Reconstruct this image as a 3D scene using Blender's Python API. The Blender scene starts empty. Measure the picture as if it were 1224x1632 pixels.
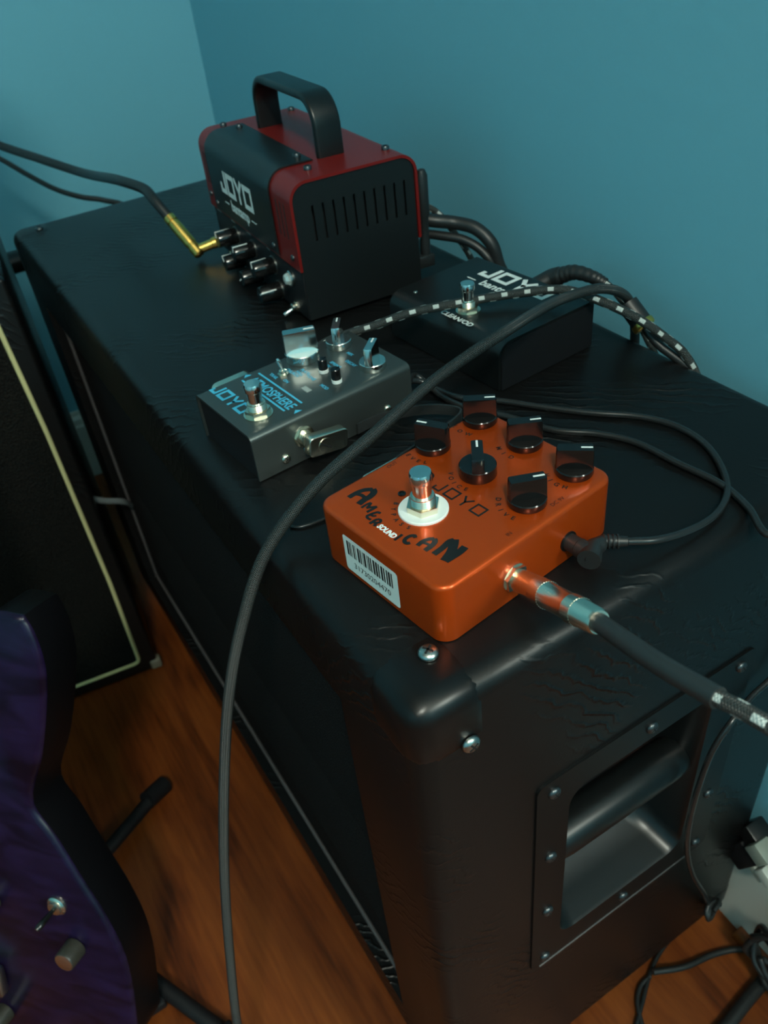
import bpy, bmesh, math, random
from mathutils import Matrix, Vector
random.seed(7)
D = bpy.data; scene = bpy.context.scene; COL = scene.collection
R = math.radians

# ------------------------------------------------------------------ camera
F_PX = 1322.7
RW = Matrix(((0.8457035, -0.52485376, -0.09650971),
             (-0.39541766, -0.49485622, -0.77379726),
             (0.35837197, 0.69256469, -0.62603808)))      # world -> (right, down, forward)
H = 0.555                                                   # top of the big cabinet
CAM = Vector((-0.100448, -0.193596, 0.847))
cam_d = D.cameras.new('camera'); cam = D.objects.new('camera', cam_d); COL.objects.link(cam)
cam_d.sensor_fit = 'HORIZONTAL'; cam_d.sensor_width = 36.0; cam_d.lens = 36.0 * F_PX / 1224.0
cam_d.clip_start = 0.01; cam_d.clip_end = 50
m = Matrix.Identity(4)
for i in range(3):
    m[i][0] = RW[0][i]; m[i][1] = -RW[1][i]; m[i][2] = -RW[2][i]; m[i][3] = CAM[i]
cam.matrix_world = m
cam_d.dof.use_dof = True; cam_d.dof.focus_distance = 0.43; cam_d.dof.aperture_fstop = 18
scene.camera = cam

# ------------------------------------------------------------------ world, lights, exposure
scene.view_settings.view_transform = 'Standard'; scene.view_settings.look = 'None'
scene.view_settings.gamma = 1.0; scene.view_settings.use_curve_mapping = False
scene.view_settings.exposure = 0.0
w = D.worlds.new('room_air'); scene.world = w; w.use_nodes = True
bg = w.node_tree.nodes['Background']; bg.inputs[0].default_value = (0.80, 1.0, 0.94, 1); bg.inputs[1].default_value = 0.03

def area(name, loc, target, size, power, col):
    l = D.lights.new(name, 'AREA'); l.shape = 'DISK'; l.size = size; l.energy = power; l.color = col
    o = D.objects.new(name, l); COL.objects.link(o); o.location = loc
    o.rotation_euler = (Vector(target) - Vector(loc)).to_track_quat('-Z', 'Y').to_euler()
    return o
def bulb(name, loc, radius, power, col):
    l = D.lights.new(name, 'POINT'); l.shadow_soft_size = radius; l.energy = power; l.color = col
    o = D.objects.new(name, l); COL.objects.link(o); o.location = loc; return o
bulb('ceiling_lamp', (-0.50, -1.20, 2.12), 0.14, 86, (0.96, 1.0, 0.87))
bulb('added_edge_lamp', (0.74, -1.90, 1.90), 0.26, 106, (0.93, 1.0, 0.88))  # unseen lamp added past the shortened back wall for edge highlights
bulb('blue_desk_light', (-1.0, -0.75, 0.75), 0.04, 0.30, (0.10, 0.16, 1.0))

# ------------------------------------------------------------------ pixel helpers (photo 1224 x 1632)
def ray(x, y):
    c = Vector(((x - 612) / F_PX, (y - 816) / F_PX, 1.0)); return RW.transposed() @ c
def pax(x, y, ax, val):
    r = ray(x, y); return CAM + r * ((val - CAM[ax]) / r[ax])
def pz(x, y, z): return pax(x, y, 2, z)
def pxx(x, y, v): return pax(x, y, 0, v)
def pyy(x, y, v): return pax(x, y, 1, v)
def pdep(x, y, d): return CAM + ray(x, y) * d
def ppl(x, y, P, n):
    r = ray(x, y); return CAM + r * (((P - CAM).dot(n)) / r.dot(n))

# ------------------------------------------------------------------ materials
def mat(name, col, rough=0.5, metal=0.0, spec=0.5, coat=0.0, bump=None, var=None, emit=None, aniso=None):
    """bump: list of (kind, scale, strength, dist); var: (scale, colour2, lo, hi, stretch)"""
    m = D.materials.new(name); m.use_nodes = True; nt = m.node_tree; N = nt.nodes; L = nt.links
    b = N['Principled BSDF']
    b.inputs['Base Color'].default_value = (*col, 1); b.inputs['Roughness'].default_value = rough
    b.inputs['Metallic'].default_value = metal; b.inputs['Specular IOR Level'].default_value = spec
    b.inputs['Coat Weight'].default_value = coat; b.inputs['Coat Roughness'].default_value = 0.12
    tc = N.new('ShaderNodeTexCoord')
    if var:
        sc, c2, lo, hi, st = var
        mp = N.new('ShaderNodeMapping'); mp.inputs['Scale'].default_value = st
        nz = N.new('ShaderNodeTexNoise'); nz.inputs['Scale'].default_value = sc; nz.inputs['Detail'].default_value = 6
        rp = N.new('ShaderNodeMapRange'); rp.inputs[1].default_value = lo; rp.inputs[2].default_value = hi
        mx = N.new('ShaderNodeMix'); mx.data_type = 'RGBA'
        mx.inputs[6].default_value = (*col, 1); mx.inputs[7].default_value = (*c2, 1)
        L.new(tc.outputs['Object'], mp.inputs[0]); L.new(mp.outputs[0], nz.inputs['Vector']); L.new(nz.outputs[0], rp.inputs[0])
        L.new(rp.outputs[0], mx.inputs[0]); L.new(mx.outputs[2], b.inputs['Base Color'])
    prev = None
    for kind, sc, st, dist in (bump or []):
        mp = N.new('ShaderNodeMapping'); L.new(tc.outputs['Object'], mp.inputs[0])
        if kind == 'noise':
            t = N.new('ShaderNodeTexNoise'); t.inputs['Scale'].default_value = sc; t.inputs['Detail'].default_value = 4; out = t.outputs[0]
        elif kind == 'voronoi':
            t = N.new('ShaderNodeTexVoronoi'); t.inputs['Scale'].default_value = sc; t.feature = 'F1'; out = t.outputs['Distance']
        elif kind == 'crease':                       # soft leather folds
            t = N.new('ShaderNodeTexWave'); t.wave_type = 'BANDS'; t.bands_direction = 'DIAGONAL'
            t.inputs['Scale'].default_value = sc; t.inputs['Distortion'].default_value = 9
            t.inputs['Detail'].default_value = 3; t.inputs['Detail Scale'].default_value = 0.7
            pw = N.new('ShaderNodeMath'); pw.operation = 'POWER'; pw.inputs[1].default_value = 5
            L.new(t.outputs[0], pw.inputs[0])
            n2 = N.new('ShaderNodeTexNoise'); n2.inputs['Scale'].default_value = 11; n2.inputs['Detail'].default_value = 2
            L.new(tc.outputs['Object'], n2.inputs['Vector'])
            r2 = N.new('ShaderNodeMapRange'); r2.inputs[1].default_value = 0.50; r2.inputs[2].default_value = 0.68
            L.new(n2.outputs[0], r2.inputs[0])
            mu = N.new('ShaderNodeMath'); mu.operation = 'MULTIPLY'
            L.new(pw.outputs[0], mu.inputs[0]); L.new(r2.outputs[0], mu.inputs[1]); out = mu.outputs[0]
        L.new(mp.outputs[0], t.inputs['Vector'])
        bm_ = N.new('ShaderNodeBump'); bm_.inputs['Strength'].default_value = st; bm_.inputs['Distance'].default_value = dist
        L.new(out, bm_.inputs['Height'])
        if prev: L.new(prev.outputs[0], bm_.inputs['Normal'])
        prev = bm_
    if prev: L.new(prev.outputs[0], b.inputs['Normal'])
    if emit:
        b.inputs['Emission Color'].default_value = (*emit, 1); b.inputs['Emission Strength'].default_value = 1
    return m

def braid_mat(name, base, thread, white=False, nu=10, nv=420, rough=0.5):
    """woven sleeve: UV u runs around, v runs along (metres)"""
    m = D.materials.new(name); m.use_nodes = True; nt = m.node_tree; N = nt.nodes; L = nt.links
    b = N['Principled BSDF']; b.inputs['Roughness'].default_value = rough
    uv = N.new('ShaderNodeUVMap'); sp = N.new('ShaderNodeSeparateXYZ'); L.new(uv.outputs[0], sp.inputs[0])
    def math_(op, a, c=None):
        n = N.new('ShaderNodeMath'); n.operation = op
        for k, q in enumerate((a, c)):
            if q is None: continue
            if isinstance(q, (int, float)): n.inputs[k].default_value = q
            else: L.new(q, n.inputs[k])
        return n.outputs[0]
    u = math_('MULTIPLY', sp.outputs[0], nu); v = math_('MULTIPLY', sp.outputs[1], nv)
    a = math_('SINE', math_('MULTIPLY', math_('ADD', u, v), 6.2832)); c = math_('SINE', math_('MULTIPLY', math_('SUBTRACT', u, v), 6.2832))
    h = math_('MAXIMUM', a, c); h01 = math_('MULTIPLY_ADD', h, 0.5); N.active = None
    n = h01.node; n.inputs[2].default_value = 0.5
    mx = N.new('ShaderNodeMix'); mx.data_type = 'RGBA'; mx.inputs[6].default_value = (*base, 1); mx.inputs[7].default_value = (*thread, 1)
    L.new(math_('POWER', h01, 3.0), mx.inputs[0]); col = mx.outputs[2]
    if white:                                              # white tracer flecks: two threads crossing
        fu = math_('FRACT', math_('MULTIPLY', sp.outputs[0], 4.0))
        fv = math_('FRACT', math_('ADD', math_('MULTIPLY', sp.outputs[1], 62.0), math_('MULTIPLY', math_('FLOOR', math_('MULTIPLY', sp.outputs[0], 4.0)), 0.5)))
        k = math_('MULTIPLY', math_('LESS_THAN', fv, 0.26), math_('LESS_THAN', math_('ABSOLUTE', math_('SUBTRACT', fu, 0.5)), 0.30))
        m2 = N.new('ShaderNodeMix'); m2.data_type = 'RGBA'; L.new(k, m2.inputs[0]); L.new(col, m2.inputs[6]); m2.inputs[7].default_value = (0.62, 0.66, 0.62, 1); col = m2.outputs[2]
    L.new(col, b.inputs['Base Color'])
    bp = N.new('ShaderNodeBump'); bp.inputs['Strength'].default_value = 0.8; bp.inputs['Distance'].default_value = 0.0006
    L.new(h01, bp.inputs['Height']); L.new(bp.outputs[0], b.inputs['Normal'])
    return m

def wood_floor():
    m = D.materials.new('red_brown_wood'); m.use_nodes = True; nt = m.node_tree; N = nt.nodes; L = nt.links
    b = N['Principled BSDF']; b.inputs['Roughness'].default_value = 0.42; b.inputs['Specular IOR Level'].default_value = 0.3
    tc = N.new('ShaderNodeTexCoord'); mp = N.new('ShaderNodeMapping'); mp.inputs['Scale'].default_value = (7.0, 1.5, 1)
    L.new(tc.outputs['Object'], mp.inputs[0])
    n1 = N.new('ShaderNodeTexNoise'); n1.inputs['Scale'].default_value = 2.6; n1.inputs['Detail'].default_value = 7; n1.inputs['Distortion'].default_value = 0.6
    L.new(mp.outputs[0], n1.inputs['Vector'])
    mp2 = N.new('ShaderNodeMapping'); mp2.inputs['Scale'].default_value = (60, 4, 1); L.new(tc.outputs['Object'], mp2.inputs[0])
    n2 = N.new('ShaderNodeTexNoise'); n2.inputs['Scale'].default_value = 3; n2.inputs['Detail'].default_value = 5; L.new(mp2.outputs[0], n2.inputs['Vector'])
    cr = N.new('ShaderNodeValToRGB'); e = cr.color_ramp.elements
    e[0].position = 0.33; e[0].color = (0.028, 0.0055, 0.001, 1); e[1].position = 0.68; e[1].color = (0.22, 0.058, 0.010, 1)
    x = cr.color_ramp.elements.new(0.47); x.color = (0.125, 0.028, 0.0045, 1)
    mx = N.new('ShaderNodeMix'); mx.data_type = 'FLOAT'; mx.inputs[0].default_value = 0.3
    L.new(n1.outputs[0], mx.inputs[2]); L.new(n2.outputs[0], mx.inputs[3]); L.new(mx.outputs[0], cr.inputs[0])
    L.new(cr.outputs[0], b.inputs['Base Color'])
    bp = N.new('ShaderNodeBump'); bp.inputs['Strength'].default_value = 0.15; bp.inputs['Distance'].default_value = 0.002
    L.new(n2.outputs[0], bp.inputs['Height']); L.new(bp.outputs[0], b.inputs['Normal'])
    return m

def flame_maple():
    m = D.materials.new('purple_flame_top'); m.use_nodes = True; nt = m.node_tree; N = nt.nodes; L = nt.links
    b = N['Principled BSDF']; b.inputs['Roughness'].default_value = 0.30; b.inputs['Specular IOR Level'].default_value = 0.25; b.inputs['Coat Weight'].default_value = 0.15; b.inputs['Coat Roughness'].default_value = 0.06
    tc = N.new('ShaderNodeTexCoord')
    wv = N.new('ShaderNodeTexNoise'); wv.inputs['Scale'].default_value = 22; wv.inputs['Detail'].default_value = 3; wv.inputs['Distortion'].default_value = 1.2
    mp = N.new('ShaderNodeMapping'); mp.inputs['Scale'].default_value = (0.6, 1.8, 1); L.new(tc.outputs['Object'], mp.inputs[0]); L.new(mp.outputs[0], wv.inputs['Vector'])
    cr = N.new('ShaderNodeValToRGB'); e = cr.color_ramp.elements
    e[0].position = 0.3; e[0].color = (0.003, 0.001, 0.007, 1); e[1].position = 0.72; e[1].color = (0.014, 0.007, 0.036, 1)
    L.new(wv.outputs[0], cr.inputs[0]); L.new(cr.outputs[0], b.inputs['Base Color'])
    return m

M = {}
M['wall'] = mat('teal_wall_paint', (0.160, 0.455, 0.565), 0.55, spec=0.35, bump=[('noise', 90, 0.12, 0.002)])
M['ceiling_paint'] = mat('white_ceiling_paint', (0.45, 0.46, 0.43), 0.8)
M['white_trim'] = mat('off_white_trim', (0.55, 0.56, 0.50), 0.4)
M['floor'] = wood_floor()
M['tolex'] = mat('black_leather_vinyl', (0.005, 0.005, 0.005), 0.36, spec=0.27,
                 bump=[('noise', 700, 0.10, 0.0006), ('crease', 55, 0.8, 0.0011)])
M['plastic'] = mat('black_plastic', (0.006, 0.007, 0.007), 0.32, spec=0.45)
M['plate'] = mat('black_handle_plate', (0.005, 0.005, 0.005), 0.42, spec=0.25)
M['corner'] = mat('black_corner_plastic', (0.005, 0.005, 0.005), 0.30, spec=0.32)
M['matte'] = mat('matte_black', (0.007, 0.007, 0.008), 0.55, spec=0.3)
M['dark'] = mat('dark_recess', (0.004, 0.004, 0.004), 0.8)
M['cloth'] = mat('black_grille_cloth', (0.004, 0.004, 0.004), 0.75, spec=0.2, bump=[('voronoi', 900, 0.5, 0.001)])
M['cloth2'] = mat('woven_black_grille', (0.004, 0.004, 0.0035), 0.85, spec=0.15, bump=[('voronoi', 420, 0.9, 0.002)], var=(500, (0.010, 0.009, 0.007), 0.45, 0.6, (1, 1, 1)))
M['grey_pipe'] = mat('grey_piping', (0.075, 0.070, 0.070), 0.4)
M['beige'] = mat('scuffed_beige', (0.20, 0.17, 0.12), 0.5)
M['cream'] = mat('cream_piping', (0.62, 0.56, 0.27), 0.5)
M['steel'] = mat('steel_screw', (0.45, 0.47, 0.44), 0.28, 1.0)
M['black_steel'] = mat('blackened_steel', (0.10, 0.11, 0.115), 0.33, 0.9)
M['chrome'] = mat('chrome', (0.80, 0.80, 0.76), 0.15, 1.0)
M['nickel'] = mat('nickel', (0.78, 0.73, 0.60), 0.25, 1.0)
M['gold'] = mat('gold_plating', (0.90, 0.56, 0.14), 0.3, 1.0)
M['orange'] = mat('orange_metallic_paint', (0.52, 0.062, 0.004), 0.31, 0.55, spec=0.35, coat=0.18, bump=[('noise', 2500, 0.05, 0.0003)])
M['gunmetal'] = mat('gunmetal_paint', (0.085, 0.100, 0.096), 0.33, 0.7, bump=[('noise', 2500, 0.08, 0.0003)])
M['red'] = mat('red_brushed_cover', (0.27, 0.013, 0.010), 0.36, 0.45)
M['cover_black'] = mat('black_sheet_cover', (0.008, 0.010, 0.0105), 0.36, spec=0.42)
M['knob'] = mat('gloss_black_knob', (0.006, 0.006, 0.006), 0.13)
M['white'] = mat('white_print', (0.75, 0.80, 0.77), 0.5)
M['whitepl'] = mat('white_washer', (0.72, 0.76, 0.72), 0.4)
M['cyan'] = mat('cyan_print', (0.06, 0.42, 0.62), 0.5)
M['ink'] = mat('black_print', (0.006, 0.005, 0.004), 0.4)
M['ink_soft'] = mat('faded_black_print', (0.016, 0.006, 0.003), 0.5)
M['paper'] = mat('sticker_paper', (0.66, 0.74, 0.70), 0.5)
M['lens'] = mat('clear_grey_lens', (0.26, 0.30, 0.28), 0.25)
M['pebble'] = mat('translucent_pick', (0.10, 0.13, 0.12), 0.3)
M['rubber'] = mat('black_cable_rubber', (0.014, 0.015, 0.015), 0.42)
M['rubber_shine'] = mat('shiny_black_cable', (0.016, 0.017, 0.017), 0.24)
M['grey_rubber'] = mat('dark_grey_cable_boot', (0.022, 0.024, 0.024), 0.40)
M['grey_strap'] = mat('grey_strap', (0.16, 0.18, 0.18), 0.5)
M['braid'] = braid_mat('black_braid', (0.004, 0.005, 0.005), (0.036, 0.043, 0.041), nu=9, nv=1000, rough=0.36)
M['fleck'] = braid_mat('white_flecked_braid', (0.010, 0.011, 0.010), (0.05, 0.055, 0.05), True, nu=9, nv=800, rough=0.4)
M['flame'] = flame_maple()
M['guitar_black'] = mat('black_guitar_lacquer', (0.003, 0.003, 0.004), 0.45, spec=0.2)
M['fretboard'] = mat('dark_red_fretboard', (0.045, 0.010, 0.008), 0.4)
M['smoke'] = mat('smoky_knob', (0.030, 0.028, 0.022), 0.35)
M['jewel'] = mat('clear_jewel', (0.55, 0.62, 0.58), 0.12, 0.4)
M['adapter'] = mat('grey_white_adapter', (0.28, 0.30, 0.25), 0.4)

# ------------------------------------------------------------------ mesh builder
class MB:
    def __init__(s): s.v = []; s.f = []; s.mi = []; s.uv = None
    def add(s, verts, faces, mi=0, X=None):
        o = len(s.v)
        for p in verts:
            p = Vector(p); s.v.append(X @ p if X is not None else p)
        for f in faces: s.f.append([i + o for i in f]); s.mi.append(mi)
        return s
    def build(s, name, mats, parent=None, smooth=35, loc=None, rot=None):
        me = D.meshes.new(name); me.from_pydata([tuple(p) for p in s.v], [], s.f)
        if not isinstance(mats, (list, tuple)): mats = [mats]
        for k in mats: me.materials.append(M[k] if isinstance(k, str) else k)
        me.polygons.foreach_set('material_index', s.mi)
        if s.uv:
            lay = me.uv_layers.new(name='UVMap')
            for li, l in enumerate(me.loops): lay.data[li].uv = s.uv[li]
        me.update()
        if smooth:
            me.polygons.foreach_set('use_smooth', [True] * len(me.polygons)); me.set_sharp_from_angle(angle=R(smooth))
        o = D.objects.new(name, me); COL.objects.link(o)
        if parent: o.parent = parent
        if loc is not None: o.location = loc
        if rot is not None: o.rotation_euler = rot
        return o

def T(x, y, z): return Matrix.Translation((x, y, z))
def RZ(d): return Matrix.Rotation(R(d), 4, 'Z')
def RX(d): return Matrix.Rotation(R(d), 4, 'X')
def RY(d): return Matrix.Rotation(R(d), 4, 'Y')
def align(a, b):
    """matrix placing local z axis on a->b with origin at a"""
    d = Vector(b) - Vector(a); q = d.to_track_quat('Z', 'Y'); return Matrix.Translation(a) @ q.to_matrix().to_4x4()

def rrect(w, l, r, n=6):
    pts = []
    r = max(min(r, w / 2 - 1e-6, l / 2 - 1e-6), 1e-5)
    for cx, cy, a0 in ((w/2-r, l/2-r, 0), (-w/2+r, l/2-r, 90), (-w/2+r, -l/2+r, 180), (w/2-r, -l/2+r, 270)):
        for k in range(n + 1):
            a = R(a0 + 90 * k / n); pts.append((cx + r * math.cos(a), cy + r * math.sin(a)))
    return pts
def loft(rings, cap0=True, cap1=True):
    v = [p for r_ in rings for p in r_]; n = len(rings[0]); f = []
    for i in range(len(rings) - 1):
        for k in range(n): f.append([i*n+k, i*n+(k+1) % n, (i+1)*n+(k+1) % n, (i+1)*n+k])
    if cap0: f.append([k for k in range(n)][::-1])
    if cap1: f.append([(len(rings)-1)*n + k for k in range(n)])
    return v, f
def rsolid(w, l, z0, z1, rc, rt=0.0, rb=0.0, n=6, seg=4):
    """rounded-rectangle block with filleted top (rt) and bottom (rb) rims"""
    prof = []
    if rb > 0:
        for k in range(seg + 1):
            a = R(90 * k / seg); prof.append((z0 + rb * (1 - math.sin(a)), rb * (1 - math.cos(a))))
        prof = [(z0 + rb - rb * math.cos(R(90 * k / seg)), rb - rb * math.sin(R(90 * k / seg))) for k in range(seg + 1)]
    else: prof.append((z0, 0))
    if rt > 0: prof += [(z1 - rt + rt * math.sin(R(90 * k / seg)), rt - rt * math.cos(R(90 * k / seg))) for k in range(seg + 1)]
    else: prof.append((z1, 0))
    rings = [[(x, y, z) for x, y in rrect(w - 2*i, l - 2*i, max(rc - i, 1e-4), n)] for z, i in prof]
    return loft(rings)
def box(x0, x1, y0, y1, z0, z1):
    v = [(x, y, z) for z in (z0, z1) for y in (y0, y1) for x in (x0, x1)]
    return v, [[0, 2, 3, 1], [4, 5, 7, 6], [0, 1, 5, 4], [2, 6, 7, 3], [0, 4, 6, 2], [1, 3, 7, 5]]
def bbox(x0, x1, y0, y1, z0, z1, r=0.002, seg=3):
    bm = bmesh.new(); v, f = box(x0, x1, y0, y1, z0, z1)
    vs = [bm.verts.new(p) for p in v]
    for q in f: bm.faces.new([vs[i] for i in q])
    bmesh.ops.bevel(bm, geom=bm.edges[:], offset=r, segments=seg, affect='EDGES', profile=0.5)
    bm.verts.index_update(); vv = [tuple(p.co) for p in bm.verts]; ff = [[p.index for p in q.verts] for q in bm.faces]; bm.free(); return vv, ff
def lathe(prof, n=24, cap=True):
    """prof: (radius, z) bottom to top"""
    rings = [[(r_ * math.cos(2*math.pi*k/n), r_ * math.sin(2*math.pi*k/n), z) for k in range(n)] for r_, z in prof]
    return loft(rings, cap and prof[0][0] > 0, cap and prof[-1][0] > 0)
def poly_prism(pts, z0, z1):
    n = len(pts); v = [(x, y, z0) for x, y in pts] + [(x, y, z1) for x, y in pts]
    return v, [list(range(n))[::-1], [n + k for k in range(n)]] + [[k, (k+1) % n, n+(k+1) % n, n+k] for k in range(n)]
def hexagon(r, rot=0): return [(r * math.cos(R(60*k + rot)), r * math.sin(R(60*k + rot))) for k in range(6)]

def catmull(P, n=8):
    P = [Vector(p) for p in P]; out = []
    Q = [2*P[0]-P[1]] + P + [2*P[-1]-P[-2]]
    for i in range(1, len(Q) - 2):
        p0, p1, p2, p3 = Q[i-1:i+3]
        d01 = max((p1-p0).length, 1e-6) ** .5; d12 = max((p2-p1).length, 1e-6) ** .5; d23 = max((p3-p2).length, 1e-6) ** .5
        m1 = (p2-p1) + d12 * ((p1-p0)/d01 - (p2-p0)/(d01+d12)); m2 = (p2-p1) + d12 * ((p3-p2)/d23 - (p3-p1)/(d12+d23))
        for k in range(n):
            t = k / n; out.append((2*t**3-3*t**2+1)*p1 + (t**3-2*t**2+t)*m1 + (-2*t**3+3*t**2)*p2 + (t**3-t**2)*m2)
    out.append(P[-1]); return out
def tube(P, rad, seg=14, smooth=8, prof=None, up=None):
    """swept tube with UVs (u around, v metres along). prof: 2-D outline instead of a circle"""
    pts = catmull(P, smooth) if smooth else [Vector(p) for p in P]
    n = len(pts); mb = MB()
    t = [(pts[min(i+1, n-1)] - pts[max(i-1, 0)]).normalized() for i in range(n)]
    nrm = (Vector(up) if up else (Vector((0, 0, 1)) if abs(t[0].z) < .9 else Vector((1, 0, 0))))
    rings = []; acc = [0.0]
    if prof is None: prof = [(math.cos(2*math.pi*k/seg), math.sin(2*math.pi*k/seg)) for k in range(seg)]; scale = True
    else: scale = False
    k_ = len(prof)
    for i in range(n):
        if i: acc.append(acc[-1] + (pts[i] - pts[i-1]).length)
        if up: nrm = Vector(up)
        nrm = (nrm - t[i] * nrm.dot(t[i])).normalized(); bn = t[i].cross(nrm)
        rr = (rad(i / (n - 1)) if callable(rad) else rad) if scale else 1.0
        rings.append([pts[i] + (nrm * b + bn * a) * rr for a, b in prof])
    v, f = loft(rings); mb.add(v, f); uv = []
    for i in range(n - 1):
        for k in range(k_): uv += [(k/k_, acc[i]), ((k+1)/k_, acc[i]), ((k+1)/k_, acc[i+1]), (k/k_, acc[i+1])]
    uv += [(0, 0)] * (2 * k_); mb.uv = uv
    return mb
def merge_tubes(a, b):
    uva, uvb = a.uv, b.uv; a.uv = None; a.add(b.v, b.f); a.uv = uva + uvb; return a

def stroke(pts, w, closed=False, z=0.0):
    """flat mitred ribbon; w a number or list per point"""
    n = len(pts); P = [Vector((p[0], p[1])) for p in pts]; ws = w if isinstance(w, (list, tuple)) else [w] * n
    L_, R_ = [], []
    for i in range(n):
        a = P[i-1] if (i or closed) else None; c = P[(i+1) % n] if (i < n-1 or closed) else None
        d1 = (P[i]-a).normalized() if a is not None else None; d2 = (c-P[i]).normalized() if c is not None else None
        if d1 is None: d1 = d2
        if d2 is None: d2 = d1
        nn = Vector((-d1.y-d2.y, d1.x+d2.x)); nn = nn.normalized() if nn.length > 1e-6 else Vector((-d1.y, d1.x))
        k = min(1.0 / max(nn.dot(Vector((-d1.y, d1.x))), 0.45), 1.8)
        L_.append(P[i] + nn * ws[i]/2 * k); R_.append(P[i] - nn * ws[i]/2 * k)
    v = [(p.x, p.y, z) for p in L_] + [(p.x, p.y, z) for p in R_]; f = []
    for i in range(n if closed else n - 1): f.append([n+i, n+(i+1) % n, (i+1) % n, i])
    return v, f
def joyo(h, wt=0.2, gap=0.16, skew=0.0, rnd=False):
    """squared JOYO wordmark of cap height h, origin bottom-left; returns strokes list and width"""
    out = MB(); x = 0.0; w = wt
    def S(pts, closed=False):
        v, f = stroke([((px_ + skew * py_) * h, py_ * h) for px_, py_ in pts], w * h, closed); out.add(v, f)
    e = w / 2
    S([(x+e, .45), (x+e, e), (x+.75-e, e), (x+.75-e, 1)]); x += .75 + gap
    S([(x+e, e), (x+1-e, e), (x+1-e, 1-e), (x+e, 1-e)], True); x += 1 + gap
    S([(x+e*.6, 1), (x+.45, .48), (x+.9-e*.6, 1)]); S([(x+.45, .55), (x+.45, 0)]); x += .9 + gap
    S([(x+e, e), (x+1-e, e), (x+1-e, 1-e), (x+e, 1-e)], True); x += 1
    return out, x * h
def text(s, size, bold=0.0, shear=0.0, align='CENTER', sx=1.0):
    c = D.curves.new('txt', 'FONT'); c.body = s; c.size = size; c.align_x = align; c.align_y = 'CENTER'; c.shear = shear
    c.offset = bold; c.resolution_u = 3; c.fill_mode = 'FRONT'
    o = D.objects.new('txt', c); COL.objects.link(o)
    bpy.context.view_layer.update()
    me = o.evaluated_get(bpy.context.evaluated_depsgraph_get()).to_mesh()
    v = [(p.co.x * sx, p.co.y, 0) for p in me.vertices]; f = [list(q.vertices) for q in me.polygons]
    o.evaluated_get(bpy.context.evaluated_depsgraph_get()).to_mesh_clear(); D.objects.remove(o); D.curves.remove(c)
    return v, f
def boolean(o, cutters):
    for v, f in cutters:
        cm = D.meshes.new('cut'); cm.from_pydata([tuple(p) for p in v], [], f); co = D.objects.new('cut', cm); COL.objects.link(co)
        bm = bmesh.new(); bm.from_mesh(cm); bmesh.ops.recalc_face_normals(bm, faces=bm.faces[:]); bm.to_mesh(cm); bm.free()
        md = o.modifiers.new('b', 'BOOLEAN'); md.object = co; md.operation = 'DIFFERENCE'; md.solver = 'EXACT'
        bpy.context.view_layer.update()
        me = D.meshes.new_from_object(o.evaluated_get(bpy.context.evaluated_depsgraph_get()))
        o.modifiers.clear(); o.data = me; D.objects.remove(co)

def tag(o, label=None, cat=None, group=None, kind=None):
    if label: o['label'] = label
    if cat: o['category'] = cat
    if group: o['group'] = group
    if kind: o['kind'] = kind
    return o
def thing(name, label, cat, loc=(0, 0, 0), rotz=0, group=None):
    o = D.objects.new(name, None); COL.objects.link(o); o.location = loc; o.rotation_euler = (0, 0, R(rotz)); o.empty_display_size = 0.02
    return tag(o, label, cat, group)
def frame(loc, deg): return Matrix.Translation(loc) @ RZ(deg)

# =================================================================== the setting
RA = -2.8                                              # the room is turned a little against the cabinet
RM = T(0.332, 0, 0) @ RZ(RA)                           # local x=0: back wall, local y: along it
def setting(name, v, f, m_, X=None, smooth=35, parent=None):
    o = MB().add(v, f, 0, X).build(name, m_, parent, smooth); o['kind'] = 'structure'; return o
YL = 1.165
WE = -0.45                                             # back wall cut short here, unseen, to let the added lamp through
setting('floor', *box(-2.6, 2.2, -2.8, YL, -0.05, 0), 'floor', RM)
setting('wall_back', *box(0.0, 0.10, WE, YL + 0.1, -0.05, 2.5), 'wall', RM)
setting('wall_left', *box(-2.6, 0.0, YL, YL + 0.10, -0.05, 2.5), 'wall', RM)
setting('wall_right', *box(-2.6, 2.2, -2.9, -2.8, -0.05, 2.5), 'wall', RM)
setting('wall_front', *box(-2.7, -2.6, -2.8, YL, -0.05, 2.5), 'wall', RM)
setting('added_wall_far', *box(2.2, 2.3, -2.8, WE, -0.05, 2.5), 'wall', RM)
setting('added_wall_side', *box(0.10, 2.2, WE, WE + 0.1, -0.05, 2.5), 'wall', RM)
setting('trim_2', *box(-0.016, 0.116, WE - 0.02, WE, 0, 2.1), 'white_trim', RM)
setting('ceiling', *box(-2.6, 2.2, -2.8, YL, 2.5, 2.6), 'ceiling_paint', RM)
def base_profile(t, h):     # (out, up)
    return [(0, 0), (t, 0), (t, h*.80), (t*.86, h*.83), (t*.80, h*.90), (t*.45, h*.95), (t*.35, h), (0, h)]
def extrude_prof(prof, a, b, X):
    n = len(prof); v = [X @ Vector((p, a, q)) for p, q in prof] + [X @ Vector((p, b, q)) for p, q in prof]
    return v, [list(range(n)), [n+k for k in range(n)][::-1]] + [[k, n+k, n+(k+1) % n, (k+1) % n] for k in range(n)]
MIRX = Matrix.Scale(-1, 4, (1, 0, 0))
setting('baseboard_back', *extrude_prof(base_profile(0.015, 0.128), WE, YL - 0.016, RM @ MIRX), 'white_trim', smooth=20)
setting('baseboard_left', *extrude_prof(base_profile(0.015, 0.128), 0.0, 2.6, RM @ T(0, YL, 0) @ RZ(90) @ MIRX), 'white_trim', smooth=20)
qr = [(0.0151, 0)] + [(0.0151 + 0.010 * math.cos(R(a)), 0.012 * math.sin(R(a))) for a in (0, 22, 45, 67, 90)]
setting('trim_1', *extrude_prof(qr, WE, -0.02, RM @ MIRX), 'floor', smooth=40)

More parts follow.
